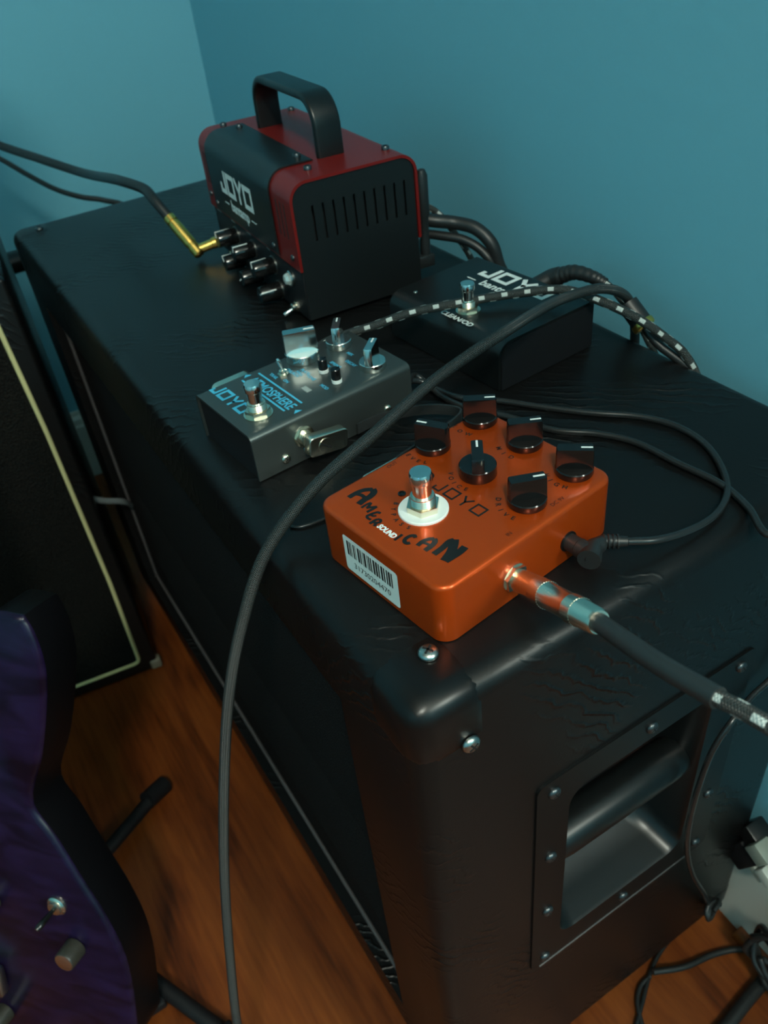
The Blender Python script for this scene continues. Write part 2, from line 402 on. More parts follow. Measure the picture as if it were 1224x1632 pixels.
# =================================================================== big black speaker cabinet
CX, CY, CZ0 = 0.316, 0.81, 0.03
cab = thing('speaker_cabinet', 'long black leather-covered speaker cabinet carrying the amp and pedals', 'speaker')
body = MB().add(*bbox(0, CX, 0, CY, CZ0, H, 0.012, 5)).build('body', 'tolex', cab, 40)
GX, GY0, GY1, GZ0, GZ1 = 0.015, 0.078, 0.732, 0.083, 0.492
OX0, OX1, OZ0, OZ1 = 0.095, 0.212, 0.240, 0.418
boolean(body, [box(-0.02, GX, GY0, GY1, GZ0, GZ1), box(OX0 - .004, OX1 + .004, -0.02, 0.062, OZ0 - .004, OZ1 + .004)])
body.data.polygons.foreach_set('use_smooth', [True] * len(body.data.polygons)); body.data.set_sharp_from_angle(angle=R(30))
# ribbed grille cloth
mb = MB(); rings = []; nz = 240
for i in range(nz + 1):
    z = GZ0 + (GZ1 - GZ0) * i / nz; x = GX - 0.0012 - 0.0010 * math.sin(2 * math.pi * (z / 0.0068))
    rings.append([(x, GY0 + (GY1 - GY0) * k / 6, z) for k in range(7)])
v = [p for r_ in rings for p in r_]; f = [[i*7+k, (i+1)*7+k, (i+1)*7+k+1, i*7+k+1] for i in range(nz) for k in range(6)]
mb.add(v, f).build('grille_cloth', 'cloth', cab, 60)
gp = [(GX - .004, GY0 + .004, GZ0 + .004), (GX - .004, GY1 - .004, GZ0 + .004), (GX - .004, GY1 - .004, GZ1 - .004), (GX - .004, GY0 + .004, GZ1 - .004), (GX - .004, GY0 + .004, GZ0 + .004)]
mb = MB()
for a, b in zip(gp[:-1], gp[1:]):
    t_ = tube([a, b], 0.0020, 8, 0); mb.add(t_.v, t_.f)
tag(mb.build('grille_piping', 'grey_pipe', cab, 40), 'thin grey piping around the black grille')

def screw_mesh(r=0.0045, h=0.0028):
    mb = MB(); mb.add(*lathe([(r, 0), (r, h*.25), (r*.93, h*.5), (r*.75, h*.8), (r*.45, h*.97), (0.0001, h)], 20))
    for a in (0, 90):
        v, f = box(-r*.55, r*.55, -r*.10, r*.10, h*.55, h*1.02); mb.add(v, f, 1, RZ(a + 30))
    return mb
def screw(parent, X, r=0.0045, m1='steel', name='screw', h=None):
    mb = screw_mesh(r, h or r * .62); out = MB(); out.add(mb.v, [f for f, k in zip(mb.f, mb.mi) if k == 0], 0, X); out.add(mb.v, [f for f, k in zip(mb.f, mb.mi) if k == 1], 1, X)
    return out.build(name, [m1, 'dark'], parent, 50)
FACE_END = RX(90)                                     # local z -> world -y
# corner protectors
def protector(x, y, z, sx, sy, label=None):
    e = 0.0005; s = 0.046
    x0, x1 = (-e, s) if sx > 0 else (CX - s, CX + e); y0, y1 = (-e, s) if sy > 0 else (CY - s, CY + e)
    z0, z1 = (H - s, H + e) if z > 0 else (CZ0 - e, CZ0 + s)
    return MB().add(*bbox(x0, x1, y0, y1, z0, z1, 0.0125, 6)).build('corner_protector', 'corner', cab, 40)
for sx, sy, sz in ((1, 1, 1), (1, -1, 1), (1, 1, -1), (1, -1, -1), (-1, 1, -1)):
    p_ = protector(0, 0, sz, sx, sy)
    if (sx, sy, sz) == (1, 1, 1):
        screw(p_, T(0.0277, 0.0276, H + 0.001), 0.0050); screw(p_, T(0.029, -0.001, H - 0.036) @ FACE_END, 0.0050)
    elif sz == 1: screw(p_, T(0.028, CY - 0.028, H + 0.001), 0.0045, 'black_steel')
for x in (0.04, CX - 0.04):
    for y in (0.06, CY - 0.06): MB().add(*lathe([(0.017, 0), (0.019, 0.006), (0.019, CZ0 + .001)], 20), X=T(x, y, 0)).build('foot', 'rubber', cab)
# recessed side handle
plate = MB()
pw0, pw1, pz0, pz1, pt = 0.0705, 0.2440, 0.2130, 0.4420, 0.0016
oc = rrect(OX1 - OX0, OZ1 - OZ0, 0.014, 5); pc = rrect(pw1 - pw0, pz1 - pz0, 0.006, 5)
ocx, ocz = (OX0 + OX1) / 2, (OZ0 + OZ1) / 2; pcx, pcz = (pw0 + pw1) / 2, (pz0 + pz1) / 2
ring = lambda c, cx, cz, y: [(cx + a, y, cz + b) for a, b in c]
R0 = ring(pc, pcx, pcz, 0.0); R1 = ring(pc, pcx, pcz, -pt); R2 = ring(oc, ocx, ocz, -pt)
oc_ = lambda i: rrect(OX1 - OX0 - 2*i, OZ1 - OZ0 - 2*i, max(.014, .014 + i*.4), 5)
v, f = loft([R0, R1, R2], False, False)
hp = plate.add(v, f).build('handle_plate', 'plate', cab, 35)
rings = [R2] + [ring(oc_(i), ocx, ocz + dz, y) for i, y, dz in ((.0012, .001, 0), (.003, .018, .001), (.007, .034, .004), (.016, .046, .009), (.030, .051, .012))]
v, f = loft(rings, False, True)
MB().add(v, f).build('handle_cup', 'plastic', hp, 35)
tag(MB().add(*bbox(.0775, .2255, -pt - .0007, -.0002, .2122, .2142, .0005, 2)).build('grey_edge', 'grey_pipe', hp, 30), 'thin grey lower edge of the handle plate')  # thin grey strip along the plate's lower edge
MB().add(*lathe([(.0136, 0), (.0150, .012), (.0152, .06), (.0150, .105), (.0136, .117)], 26), X=T(OX0 - .001, 0.0165, 0.338) @ RY(90)).build('handle_bar', 'plastic', hp, 40)
for x, z in [(.0825, .430), (.0825, .361), (.0825, .292), (.0825, .224), (.1565, .430), (.1565, .2265), (.232, .431), (.232, .3655), (.232, .292), (.232, .225)]:
    screw(hp, T(x, -pt, z) @ FACE_END, 0.0042, 'black_steel')

# =================================================================== second cabinet with cream piping
c2 = thing('speaker_cabinet', 'speaker cabinet with cream piping standing beside the long black cabinet', 'speaker', (-0.036, 0.6475, 0), -8)
MB().add(*bbox(-0.52, 0, 0, 0.012, 0.004, 0.562, 0.004, 3)).add(*bbox(-0.52, 0, 0.012, 0.22, 0.004, 0.562, 0.004, 3)).build('body', 'tolex', c2, 40)
MB().add(*box(-0.497, -0.022, -0.0015, 0.004, 0.028, 0.538)).build('grille_cloth', 'cloth2', c2, 30)
pr = [(-0.022, 0.027), (-0.022, 0.539), (-0.498, 0.539), (-0.498, 0.027)]
loop = []
for (x, z), (ax, az) in zip(pr, ((-1, 1), (-1, -1), (1, -1), (1, 1))):
    a, b = ((0, az), (ax, 0)) if pr.index((x, z)) in (1, 3) else ((ax, 0), (0, az))
    loop += [(x + a[0]*.008, -.002, z + a[1]*.008), (x + (ax*.0022), -.002, z + az*.0022), (x + b[0]*.008, -.002, z + b[1]*.008)]
tb = tube(loop + [loop[0]], 0.0026, 8, 3); tag(tb.build('piping', 'cream', c2, 40), 'cream yellow piping around the grille')
MB().add(*bbox(-.011, .004, -.002, .012, 0.003, 0.020, .0035, 3)).build('corner_protector', 'beige', c2, 40)

# padded rail behind both cabinets
RLZ = pyy(18, 417, 1.015).z
rl = thing('padded_rail_stand', 'black padded rail stand behind the cream-piped cabinet', 'stand', (-0.2, 1.02, 0), -3)
MB().add(*lathe([(.0125, 0), (.0145, .004), (.0145, .50), (.0125, .504)], 20), X=T(-.25, 0, RLZ) @ RY(90)).build('padded_rail', 'plastic', rl, 40)
for x in (-.2, .235):
    tube([(x, 0, .012), (x, 0, RLZ - .01)], .009, 12, 0).build('leg', 'matte', rl, 40)
    tube([(x, -.06, .010), (x, .09, .010)], .010, 12, 0).build('foot', 'matte', rl, 40)

# =================================================================== pedal helpers
def footswitch(parent, x, y, z, washer=None, s=1.0):
    X = T(x, y, z)
    fs = MB()
    fs.add(*lathe([(.0060*s, .0), (.0060*s, .0095*s)], 24), X=X)
    fs.add(*poly_prism(hexagon(.0086*s, 12), .0012*s, .0046*s), X=X)
    for k in range(4): fs.add(*lathe([(.0060*s, .0046*s + k*.0011*s), (.0064*s, .0051*s + k*.0011*s), (.0060*s, .0057*s + k*.0011*s)], 24), X=X)
    fs.add(*lathe([(.0098*s, 0.0), (.0098*s, .0012*s)], 28), X=X)
    o = fs.build('footswitch', 'nickel', parent, 35)
    MB().add(*lathe([(.0048*s, .009*s), (.0048*s, .0172*s), (.0058*s, .0182*s), (.0058*s, .0220*s), (.0052*s, .0234*s), (.0001, .0236*s)], 28), X=X).build('footswitch_button', 'chrome', o, 35)
    if washer: MB().add(*lathe([(.0126, -.0001), (.0126, .0010), (.0122, .0014), (.0085, .0014)], 36), X=X).build('washer', 'whitepl', o, 35)
    return o
def chicken_knob(parent, x, y, z, ang, r, h, m_, fin_w=.62, mark='white', base_h=.28, mark_in=None):
    """round skirt with a bar-shaped grip across it"""
    X = T(x, y, z) @ RZ(ang)
    k = MB(); k.add(*lathe([(r*.97, 0), (r, .0006), (r*.99, h*base_h), (r*.95, h*base_h + .0005)], 36), X=X)
    a = math.asin(fin_w * .5 / 1.0); pts = []; n = 10
    for i in range(n + 1):
        t = -a + 2 * a * i / n; pts.append((r * .98 * math.sin(t), r * .98 * math.cos(t)))
    for i in range(n + 1):
        t = math.pi - a + 2 * a * i / n; pts.append((r * .98 * math.sin(t), r * .98 * math.cos(t)))
    rings = [[(px_*s, py_*s, zz) for px_, py_ in pts][::-1] for s, zz in ((1.0, h*base_h*.5), (.97, h - .0008), (.93, h))]
    k.add(*loft(rings), X=X)
    o = k.build('knob', m_, parent, 30)
    mk = MB(); mk.add(*box(-r*.055, r*.055, r*.28, r*.86, h - .0004, h + .00015), X=X)
    mk.build('pointer_line', mark, o, 0)
    return o
def dome_screw(parent, X, r, m_='nickel'): return screw(parent, X, r, m_)

# =================================================================== orange overdrive pedal
AMX = frame((.0886, .0808, H), 7.69 - 90)
am = thing('guitar_pedal', 'orange guitar pedal with six black knobs and a barcode sticker', 'pedal', (.0886, .0808, H), 7.69 - 90)
AMI = AMX.inverted(); TW, TL, TH = .0942, .1187, .0354
MB().add(*rsolid(TW, TL, 0.0008, TH, .0085, .0026, 0, 7, 5)).build('enclosure', 'orange', am, 40)
MB().add(*rsolid(TW - .004, TL - .004, 0, 0.0009, .007)).build('base_plate', 'dark', am, 40)
footswitch(am, -.0022, -.0258, TH, True, 1.0)
fs_ = am.children[-1]
for (x, y, a) in [(-.0389, .0137, 115), (-.0037, .0131, 48), (-.0385, .0489, -43), (-.0048, .0488, -37), (.0303, .0475, -48), (.0301, .0132, -31)]:
    vo = abs(x + .0037) < 1e-4
    chicken_knob(am, x, y, TH, a, .0098, .0150, 'knob', .66, base_h=.42 if vo else .24)
MB().add(*lathe([(.0021, 0), (.0021, .0006), (.0014, .0008), (.0013, .0002), (.0001, .0002)], 18), X=T(-.0195, -.0250, TH)).build('indicator_light', 'knob', am, 50)
# lettering traced on the top
def topline(zx, zy, ox, oy, sc, I, z):
    p = I @ pz(ox + zx / sc, oy + zy / sc, z); return (p.x, p.y)
def traced(strokes, ox, oy, sc, I, zw, zl, width):
    mb = MB()
    for si, (pts, w_) in enumerate(strokes):
        q = [topline(x, y, ox, oy, sc, I, zw) for x, y in pts]
        if len(q) > 2: q = [(p.x, p.y) for p in catmull([(a, b, 0) for a, b in q], 4)]
        v, f = stroke(q, w_ * width, z=zl + si * .00001); mb.add(v, f)
    return mb
zt = H + TH
AS = [([(110, 235), (230, 165), (360, 115), (500, 105)], 1.25), ([(500, 100), (520, 150), (450, 225), (370, 270), (270, 345)], 1.5), ([(230, 175), (320, 200), (370, 235)], .95),
      ([(315, 405), (400, 350), (475, 320)], .62), ([(475, 320), (445, 370), (400, 410)], .62), ([(400, 410), (480, 395), (570, 385)], .62), ([(570, 385), (490, 430), (405, 475)], .7),
      ([(630, 495), (580, 478), (520, 492)], .65), ([(525, 490), (460, 515), (395, 545)], .7), ([(395, 545), (430, 580), (475, 600)], .6), ([(475, 520), (510, 540), (560, 535)], .55),
      ([(450, 665), (520, 620), (580, 590)], .7), ([(575, 590), (630, 605), (620, 640), (560, 650), (510, 640)], .62), ([(545, 645), (550, 670), (520, 705)], .7),
      ([(850, 935), (915, 890), (985, 840)], .62),
      ([(1195, 895), (1180, 860), (1110, 865), (1030, 915), (1020, 960), (1065, 985), (1110, 975)], .85)]
mb = traced(AS, 545, 770, 10.2, AMI, zt, TH + .00012, .0024)
AS2 = [([(360, 305), (440, 240), (540, 200), (635, 195)], 1.0), ([(635, 190), (645, 240), (600, 300), (480, 385)], 1.15), ([(440, 250), (500, 270), (570, 300)], .7),
       ([(625, 445), (770, 340), (880, 240), (960, 215)], 1.35), ([(960, 205), (950, 290), (900, 420), (800, 555)], 1.9), ([(810, 555), (900, 500), (1030, 420), (1140, 325)], 1.6)]
m2_ = traced(AS2, 630, 840, 10.2, AMI, zt, TH + .00012, .0024); mb.add(m2_.v, m2_.f)
tag(mb.build('lettering', 'ink', am, 0), 'hand-drawn black AMERICAN lettering')
def put_text(mb, s, size, p, ang, z, bold=0.0, shear=0.0, sx=1.0):
    v, f = text(s, size, bold, shear, sx=sx); mb.add(v, f, 0, T(p[0], p[1], z) @ RZ(ang))
lw = MB(); put_text(lw, 'SOUND', .0044, topline(728, 790, 545, 770, 10.2, AMI, zt), 0, TH + .00034, .00022, .15, .80)
lw.build('lettering', 'white', am, 0)
lj = MB(); jm, jw = joyo(.0074, .15, .32); lj.add(jm.v, jm.f, 0, T(-.0128, -.0112, TH + .00012))
v, f = stroke([(-.0215 + .0034 * math.cos(R(a)), -.0065 + .0034 * math.sin(R(a))) for a in range(20, 300, 20)], .0014, z=TH + .00012); lj.add(v, f)
lj.build('logo', 'ink', am, 0)
lt = MB()
def arc_text(mb, s, cx, cy, r, a0, a1, size, z):
    n = len(s)
    for i, ch in enumerate(s):
        a = a0 + (a1 - a0) * i / max(n - 1, 1); v, f = text(ch, size, .00012); mb.add(v, f, 0, T(cx + r * math.cos(R(a)), cy + r * math.sin(R(a)), z) @ RZ(a + 90))
zl = TH + .00012
arc_text(lt, 'LEVEL', -.0389, .0137, .0148, 238, 302, .0036, zl); arc_text(lt, 'VOICE', -.0037, .0131, .0142, 222, 290, .0036, zl)
arc_text(lt, 'LOW', -.0385, .0489, .0150, 245, 290, .0038, zl); arc_text(lt, 'MID', -.0048, .0488, .0142, 240, 284, .0038, zl)
arc_text(lt, 'HIGH', .0303, .0475, .0142, 236, 292, .0038, zl); arc_text(lt, 'DRIVE', .0301, .0132, .0142, 215, 285, .0038, zl)
arc_text(lt, 'BYPASS', -.0022, -.0258, .0150, 205, 290, .0034, zl)
put_text(lt, 'OUT', .0032, (-.0425, -.0122), 90, zl); put_text(lt, 'IN', .0032, (.0405, -.0101), 90, zl); put_text(lt, 'DC 9V', .0032, (.0405, .0235), 90, zl)
lt.build('control_lettering', 'ink_soft', am, 0)['kind'] = 'stuff'
# barcode sticker on the end facing the cabinet front
YE = -TL / 2
st = MB(); pts = rrect(.0425, .0232, .0018, 4); st.add([(x - .0052, YE - .00018, y + .0150) for x, y in pts], [list(range(len(pts)))])
so = st.build('barcode_sticker', 'paper', am, 0)
bc = MB(); x = -.0236; seq = [3, 1, 2, 1, 1, 2, 2, 1, 1, 3, 3, 1, 2, 2, 1, 1, 3, 2, 1, 1, 2, 1, 2, 2, 3, 1, 3, 1, 2, 2, 3, 1, 2, 2, 2, 1, 3, 1, 2, 1]
un = .0362 / sum(seq)
for i, q in enumerate(seq):
    if i % 2 == 0: bc.add([(x, YE - .0003, .0145), (x + q*un*.92, YE - .0003, .0145), (x + q*un*.92, YE - .0003, .0240), (x, YE - .0003, .0240)], [[0, 1, 2, 3]])
    x += q * un
v, f = text('31730204470', .0052, 0, 0, sx=1.02); bc.add(v, f, 0, T(-.0050, YE - .0003, .0092) @ RX(90))
bc.build('barcode', 'ink', so, 0)
XR = TW / 2
# sockets on the side
SX_ = T(XR, -.0143, .0157) @ RY(90)
jk = MB().add(*lathe([(.0074, 0), (.0074, .0009)], 28), X=SX_).add(*poly_prism(hexagon(.0073, 10), .0009, .0030), X=SX_).add(*lathe([(.0052, .003), (.0052, .0042)], 24), X=SX_).build('input_socket', 'nickel', am, 35)
MB().add(*lathe([(.0056, -.001), (.0056, .0007), (.0030, .0007)], 24), X=T(XR, .0247, .0134) @ RY(90)).build('power_socket', 'plastic', am, 35)
MB().add(*lathe([(.0074, 0), (.0074, .0012), (.0052, .0012), (.0052, .004)], 24), X=T(-XR, -.0143, .0157) @ RY(-90)).build('output_socket', 'nickel', am, 35)

# =================================================================== grey reverb pedal
ATX = frame((.078, .2404, H), 5.26 - 90); ATI = ATX.inverted()
at = thing('guitar_pedal', 'dark grey guitar pedal with cyan lettering and chrome knobs', 'pedal', (.078, .2404, H), 5.26 - 90)
AW, AL, AH = .0709, .118, .0326
# folded sheet: channel section running along y, open ends
ro, th = .0042, .0016
def channel(w_, h_, r_, n=5): return [(-w_/2, .001)] + [(-w_/2 + r_ - r_*math.cos(R(90*k/n)), h_ - r_ + r_*math.sin(R(90*k/n))) for k in range(n+1)] + [(w_/2 - r_ + r_*math.sin(R(90*k/n)), h_ - r_ + r_*math.cos(R(90*k/n))) for k in range(n+1)] + [(w_/2, .001)]
def channel_mesh(w_, l_, h_, r_, t_):
    o_ = channel(w_, h_, r_); i_ = channel(w_ - 2*t_, h_ - t_, max(r_ - t_, .0005)); n = len(o_)
    v = [(x, y, z) for y in (-l_/2, l_/2) for x, z in o_] + [(x, y, z) for y in (-l_/2, l_/2) for x, z in i_]
    f = []
    for k in range(n - 1):
        f += [[k, k+1, n+k+1, n+k], [2*n+k, 3*n+k, 3*n+k+1, 2*n+k+1], [k, 2*n+k, 2*n+k+1, k+1], [n+k, n+k+1, 3*n+k+1, 3*n+k]]
    f += [[0, n, 3*n, 2*n], [n-1, 3*n-1, 4*n-1, 2*n-1]]
    return v, f
MB().add(*channel_mesh(AW, AL, AH, ro, th)).build('top_cover', 'gunmetal', at, 35)
MB().add(*box(-AW/2 + th + .0003, AW/2 - th - .0003, -AL/2 + .0016, AL/2 - .0016, 0.0, AH - th - .0003)).build('chassis', 'matte', at, 0)
footswitch(at, .0165, -.0420, AH, False, 0.92)
chicken_knob(at, -.0225, .0150, AH, -24, .0115, .0205, 'chrome', .62)
chicken_knob(at, -.0190, .0418, AH, 50, .0088, .0165, 'chrome', .62)
chicken_knob(at, .0215, .0402, AH, 39, .0088, .0165, 'chrome', .62)
for x, y in ((.0027, .0147), (.0196, .0134)):
    k = MB().add(*lathe([(.0033, 0), (.0033, .0022), (.0030, .0024)], 20), X=T(x, y, AH)).build('knob_collar', 'whitepl', at, 35)
    MB().add(*lathe([(.0031, .0022), (.0030, .0090), (.0027, .0094), (.0001, .0094)], 16), X=T(x, y, AH)).add(*box(-.0004, .0004, .0005, .003, .0090, .0097), X=T(x, y, AH)).build('small_knob', 'knob', k, 35)
tg = MB().add(*poly_prism(hexagon(.0040), 0, .0014), X=T(-.0133, -.0059, AH)).add(*lathe([(.0026, .0014), (.0026, .0034), (.0016, .0040)], 18), X=T(-.0133, -.0059, AH)).build('toggle_switch', 'nickel', at, 35)
MB().add(*lathe([(.0010, 0), (.0014, .0085), (.0009, .0095)], 14), X=T(-.0133, -.0059, AH + .003) @ RX(14)).build('toggle_lever', 'chrome', tg, 40)
MB().add(*bbox(.0093, .0167, -.0074, -.0034, AH - .0005, AH + .0004, .0003, 1)).build('indicator_light', 'lens', at, 30)
ct = MB(); zc = AH + .00012
jm, jw = joyo(.0098, .21, .16); ct.add(jm.v, jm.f, 0, T(-.0325, -.0505, zc))
put_text(ct, 'ATMOSPHERE', .0098, (.0005, -.0235), 0, zc, .00022, 0, .83)
for y in (-.0163, -.0288):
    v, f = stroke([(-.0275, y), (.0250, y)], .0014, z=zc); ct.add(v, f)
for x in (-.0305, .0302):
    s = 1
    ct.add([(x, y_, zc) for y_ in ()], [])
    ct.add([(x + .0018*s, -.0205, zc), (x - .0015*s, -.0235, zc), (x + .0018*s, -.0265, zc)], [[0, 1, 2]])
for s, x, y in (('OFF', -.0165, -.0015 - .003), ('TRAIL', -.0165, -.0115), ('ON', -.0050, -.0092), ('TONE', .0030, .0045), ('MOD', .0190, .0040), ('DECAY', .0070, .0330), ('MIX', -.0040, .0400),
                ('PLATE', -.0060, .0060), ('HALL', -.0070, .0025), ('CHURCH', -.0110, -.0005), ('SPRING', .0010, .0250), ('REV', -.0020, .0205)):
    put_text(ct, s, .0034, (x, y), 0, zc, .00012)
ct.build('lettering', 'cyan', at, 0)
sj = T(AW/2, -.0246, .0176) @ RY(90)
MB().add(*lathe([(.0070, 0), (.0070, .0008)], 28), X=sj).add(*poly_prism(hexagon(.0066, 20), .0008, .0028), X=sj).add(*lathe([(.0048, .0028), (.0048, .0045)], 22), X=sj).build('input_socket', 'nickel', at, 35)
dome_screw(at, T(AW/2, -.0392, .0082) @ RY(90), .0032); dome_screw(at, T(AW/2, .0385, .0083) @ RY(90), .0030)
MB().add(*lathe([(.0070, 0), (.0070, .0010), (.0048, .0010), (.0048, .004)], 22), X=T(-AW/2, -.0246, .0176) @ RY(-90)).build('output_socket', 'nickel', at, 35)
v, f = text('IN', .0042, .0001); MB().add(v, f, 0, T(AW/2 + .00012, -.0240, .0078) @ RZ(90) @ RX(90)).build('lettering', 'cyan', at, 0)

# =================================================================== mini amp head
APX = frame((.2029, .466, H), -3.4 - 90); API = APX.inverted()
ap = thing('amp_head', 'small red and black guitar amp head with a black carry handle', 'amplifier', (.2029, .466, H), -3.4 - 90)
PW, PD, PH, PB = .208, .1065, .1096, .003
def ushape(d_, top, r_, zb, n=7):
    return [(-d_/2, zb)] + [(-d_/2 + r_ - r_*math.cos(R(90*k/n)), top - r_ + r_*math.sin(R(90*k/n))) for k in range(n+1)] + [(d_/2 - r_ + r_*math.sin(R(90*k/n)), top - r_ + r_*math.cos(R(90*k/n))) for k in range(n+1)] + [(d_/2, zb)]
def shell(prof_o, prof_i, x0, x1):
    n = len(prof_o); v = [(x, y, z) for x in (x0, x1) for y, z in prof_o] + [(x, y, z) for x in (x0, x1) for y, z in prof_i]; f = []
    for k in range(n - 1): f += [[k, n+k, n+k+1, k+1], [2*n+k, 2*n+k+1, 3*n+k+1, 3*n+k], [k, k+1, 2*n+k+1, 2*n+k], [n+k, 3*n+k, 3*n+k+1, n+k+1]]
    f += [[0, 2*n, 3*n, n], [n-1, 2*n-1, 4*n-1, 3*n-1]]
    return v, f
cv = MB().add(*shell(ushape(PD, PH, .0145, .044), ushape(PD - .0044, PH - .0022, .0125, .044), -PW/2, PW/2)).build('red_cover', 'red', ap, 30)
ch = MB(); ch.add(*bbox(-PW/2 + .002, PW/2 - .002, -PD/2 + .0015, PD/2 - .0015, PB, .0455, .0012, 2)).build('chassis', 'matte', ap, 35)
# black front cover that wraps from the top down over the front
fo = [(y, z) for y, z in ushape(PD + .0030, PH + .0015, .016, .047) if y <= -.030]; fo.append((-.0155, PH + .0015)); fi = [(y + .0011, z - .0011) for y, z in fo]
MB().add(*shell(fo, fi, -.083, .0655)).build('front_cover', 'cover_black', ap, 30)
# slotted end panels
def end_panel(x0, x1):
    mb = MB(); yi = PD/2 - .0026; zt_ = PH - .0026; r_ = .0120
    def pr_(pts): v, f = poly_prism(pts, x0, x1); mb.add([(z, x, y) for x, y, z in v], f)
    z0s, z1s, ns = .0640, .0905, 10
    ys = [-yi + .0150 + k * .0086 for k in range(ns)]
    top = [(-yi, z1s), (yi, z1s)] + [(yi - r_ + r_*math.cos(R(a)), zt_ - r_ + r_*math.sin(R(a))) for a in range(0, 91, 15)] + [(-yi + r_ + r_*math.cos(R(a)), zt_ - r_ + r_*math.sin(R(a))) for a in range(90, 181, 15)]
    pr_(top); pr_([(-yi, PB + .0005), (yi, PB + .0005), (yi, z0s), (-yi, z0s)])
    edges = [-yi] + [q for y in ys for q in (y - .0009, y + .0009)] + [yi]
    for a, b in zip(edges[0::2], edges[1::2]): pr_([(a, z0s), (b, z0s), (b, z1s), (a, z1s)])
    return mb.build('end_panel', 'cover_black', ap, 30)
end_panel(PW/2 - .0028, PW/2 - .0012); end_panel(-PW/2 + .0012, -PW/2 + .0028)
MB().add(*box(-PW/2 + .012, PW/2 - .012, -PD/2 + .006, PD/2 - .006, .046, PH - .008)).build('inner_box', 'dark', ap, 0)
# louvres pressed in the red front ends
for x in (.0755, .0830, .0905, -.0890, -.0945):
    MB().add(*bbox(x - .0008, x + .0008, -PD/2 - .0003, -PD/2 + .001, .066, .093, .0003, 1)).build('vent_slot', 'dark', cv, 0)
hd = []
hx0, hx1, ht, hr = -.060, .0625, PH + .0405, .021
path = [(hx0, PH - .001)] + [(hx0 + hr - hr*math.cos(R(a)), ht - hr + hr*math.sin(R(a))) for a in range(0, 91, 12)] + [(hx1 - hr + hr*math.sin(R(a)), ht - hr + hr*math.cos(R(a))) for a in range(0, 91, 12)] + [(hx1, PH - .001)]
prof = rrect(.0225, .0062, .0024, 4)
tb = tube([(x, .0015, z) for x, z in path], 1, smooth=0, prof=[(a, b) for a, b in prof])
# sweep frame: keep the band's broad side across the depth of the amp
pts3 = [Vector((x, .0015, z)) for x, z in path]; rings = []
for i, p in enumerate(pts3):
    t_ = (pts3[min(i+1, len(pts3)-1)] - pts3[max(i-1, 0)]).normalized(); nn = t_.cross(Vector((0, 1, 0)))
    rings.append([p + Vector((0, 1, 0)) * a + nn * b for a, b in prof])
MB().add(*loft(rings)).build('carry_handle', 'plastic', ap, 35)
for x, y in ((.0510, -.0215), (.0825, -.0267), (.0825, .0388), (-.0700, -.0233), (-.0935, -.0300), (-.0935, .0360)):
    z = PH + (.0015 if -.083 < x < .0655 and y < -.0155 else 0)
    X = T(x, y, z); MB().add(*lathe([(.0031, 0), (.0031, .0022), (.0026, .0028), (.0015, .0028), (.0015, .0014), (.0001, .0014)], 18), X=X).build('cap_screw', 'black_steel', ap, 40)
for x, z in ((.0925, .0525), (-.0955, .0560), (-.0760, .0525), (.0580, .0525)):
    yy = -PD/2 - (.0015 if -.083 < x < .0655 else 0); screw(ap, T(x, yy, z) @ FACE_END, .0026, 'black_steel')
# logo on the front
lg = MB(); jm, jw = joyo(.0200, .22, .06); X = T(-.0535, -PD/2 - .00165, .0680) @ RX(90); lg.add(jm.v, [f for f in jm.f], 0, X @ Matrix.Scale(.0775 / jw, 4, (1, 0, 0)))
v, f = text('bantamp', .0125, .0005); lg.add(v, f, 0, T(-.0135, -PD/2 - .00165, .0600) @ RX(90))
for a, b in ((-.051, -.040), (.013, .0245)):
    v, f = stroke([(a, .060), (b, .060)], .0012); lg.add([(x, -PD/2 - .00165, y) for x, y, z in v], f)
lg.build('logo', 'white', ap, 0)
# control panel
YF = -PD/2 + .0015
def pot(x, z, ang=0, L_=.0190, r_=.0070):
    X = T(x, YF, z) @ FACE_END @ RZ(ang)
    MB().add(*lathe([(r_*1.12, 0), (r_*1.12, .0010)], 22), X=X).build('knob_ring', 'steel', ap, 40)
    k = MB().add(*lathe([(r_, .001), (r_*1.02, .006), (r_*.96, L_ - .0008), (r_*.9, L_), (.0001, L_)], 22), X=X).build('knob', 'knob', ap, 35)
    MB().add(*box(-.0005, .0005, r_*.25, r_*.88, L_ - .0001, L_ + .0003), X=X).add(*box(-.0005, .0005, r_*.94, r_*1.03, .006, L_ + .0003), X=X).build('pointer_line', 'white', k, 0)
for x, z, a in ((-.048, .0300, 20), (-.006, .0300, -20), (.040, .0300, 10), (-.040, .0108, 35), (.003, .0108, 120), (.046, .0108, -60)): pot(x, z, a)
X = T(.0785, YF, .0315) @ FACE_END
jw_ = MB().add(*lathe([(.0062, 0), (.0062, .0020), (.0055, .0028)], 20), X=X).build('lamp_bezel', 'steel', ap, 35)
MB().add(*lathe([(.0050, .0026), (.0050, .0045), (.0036, .0066), (.0001, .0074)], 8), X=X).build('lamp_jewel', 'jewel', jw_, 10)
for x, a in ((.0800, 10), (-.0640, -10)):
    X = T(x, YF, .0085) @ FACE_END
    tg = MB().add(*poly_prism(hexagon(.0046), 0, .0018), X=X).add(*lathe([(.0032, .0018), (.0032, .0050), (.0022, .0056)], 18), X=X).build('toggle_switch', 'nickel', ap, 35)
    MB().add(*lathe([(.0013, .004), (.0018, .0125), (.0014, .0135)], 12), X=X @ RX(20 if x > 0 else 10)).build('toggle_lever', 'chrome', tg, 40)
X = T(-.0880, YF, .0150) @ FACE_END
MB().add(*lathe([(.0075, 0), (.0075, .0012)], 26), X=X).add(*poly_prism(hexagon(.0070, 5), .0012, .0034), X=X).build('input_socket', 'nickel', ap, 35)
lt = MB()
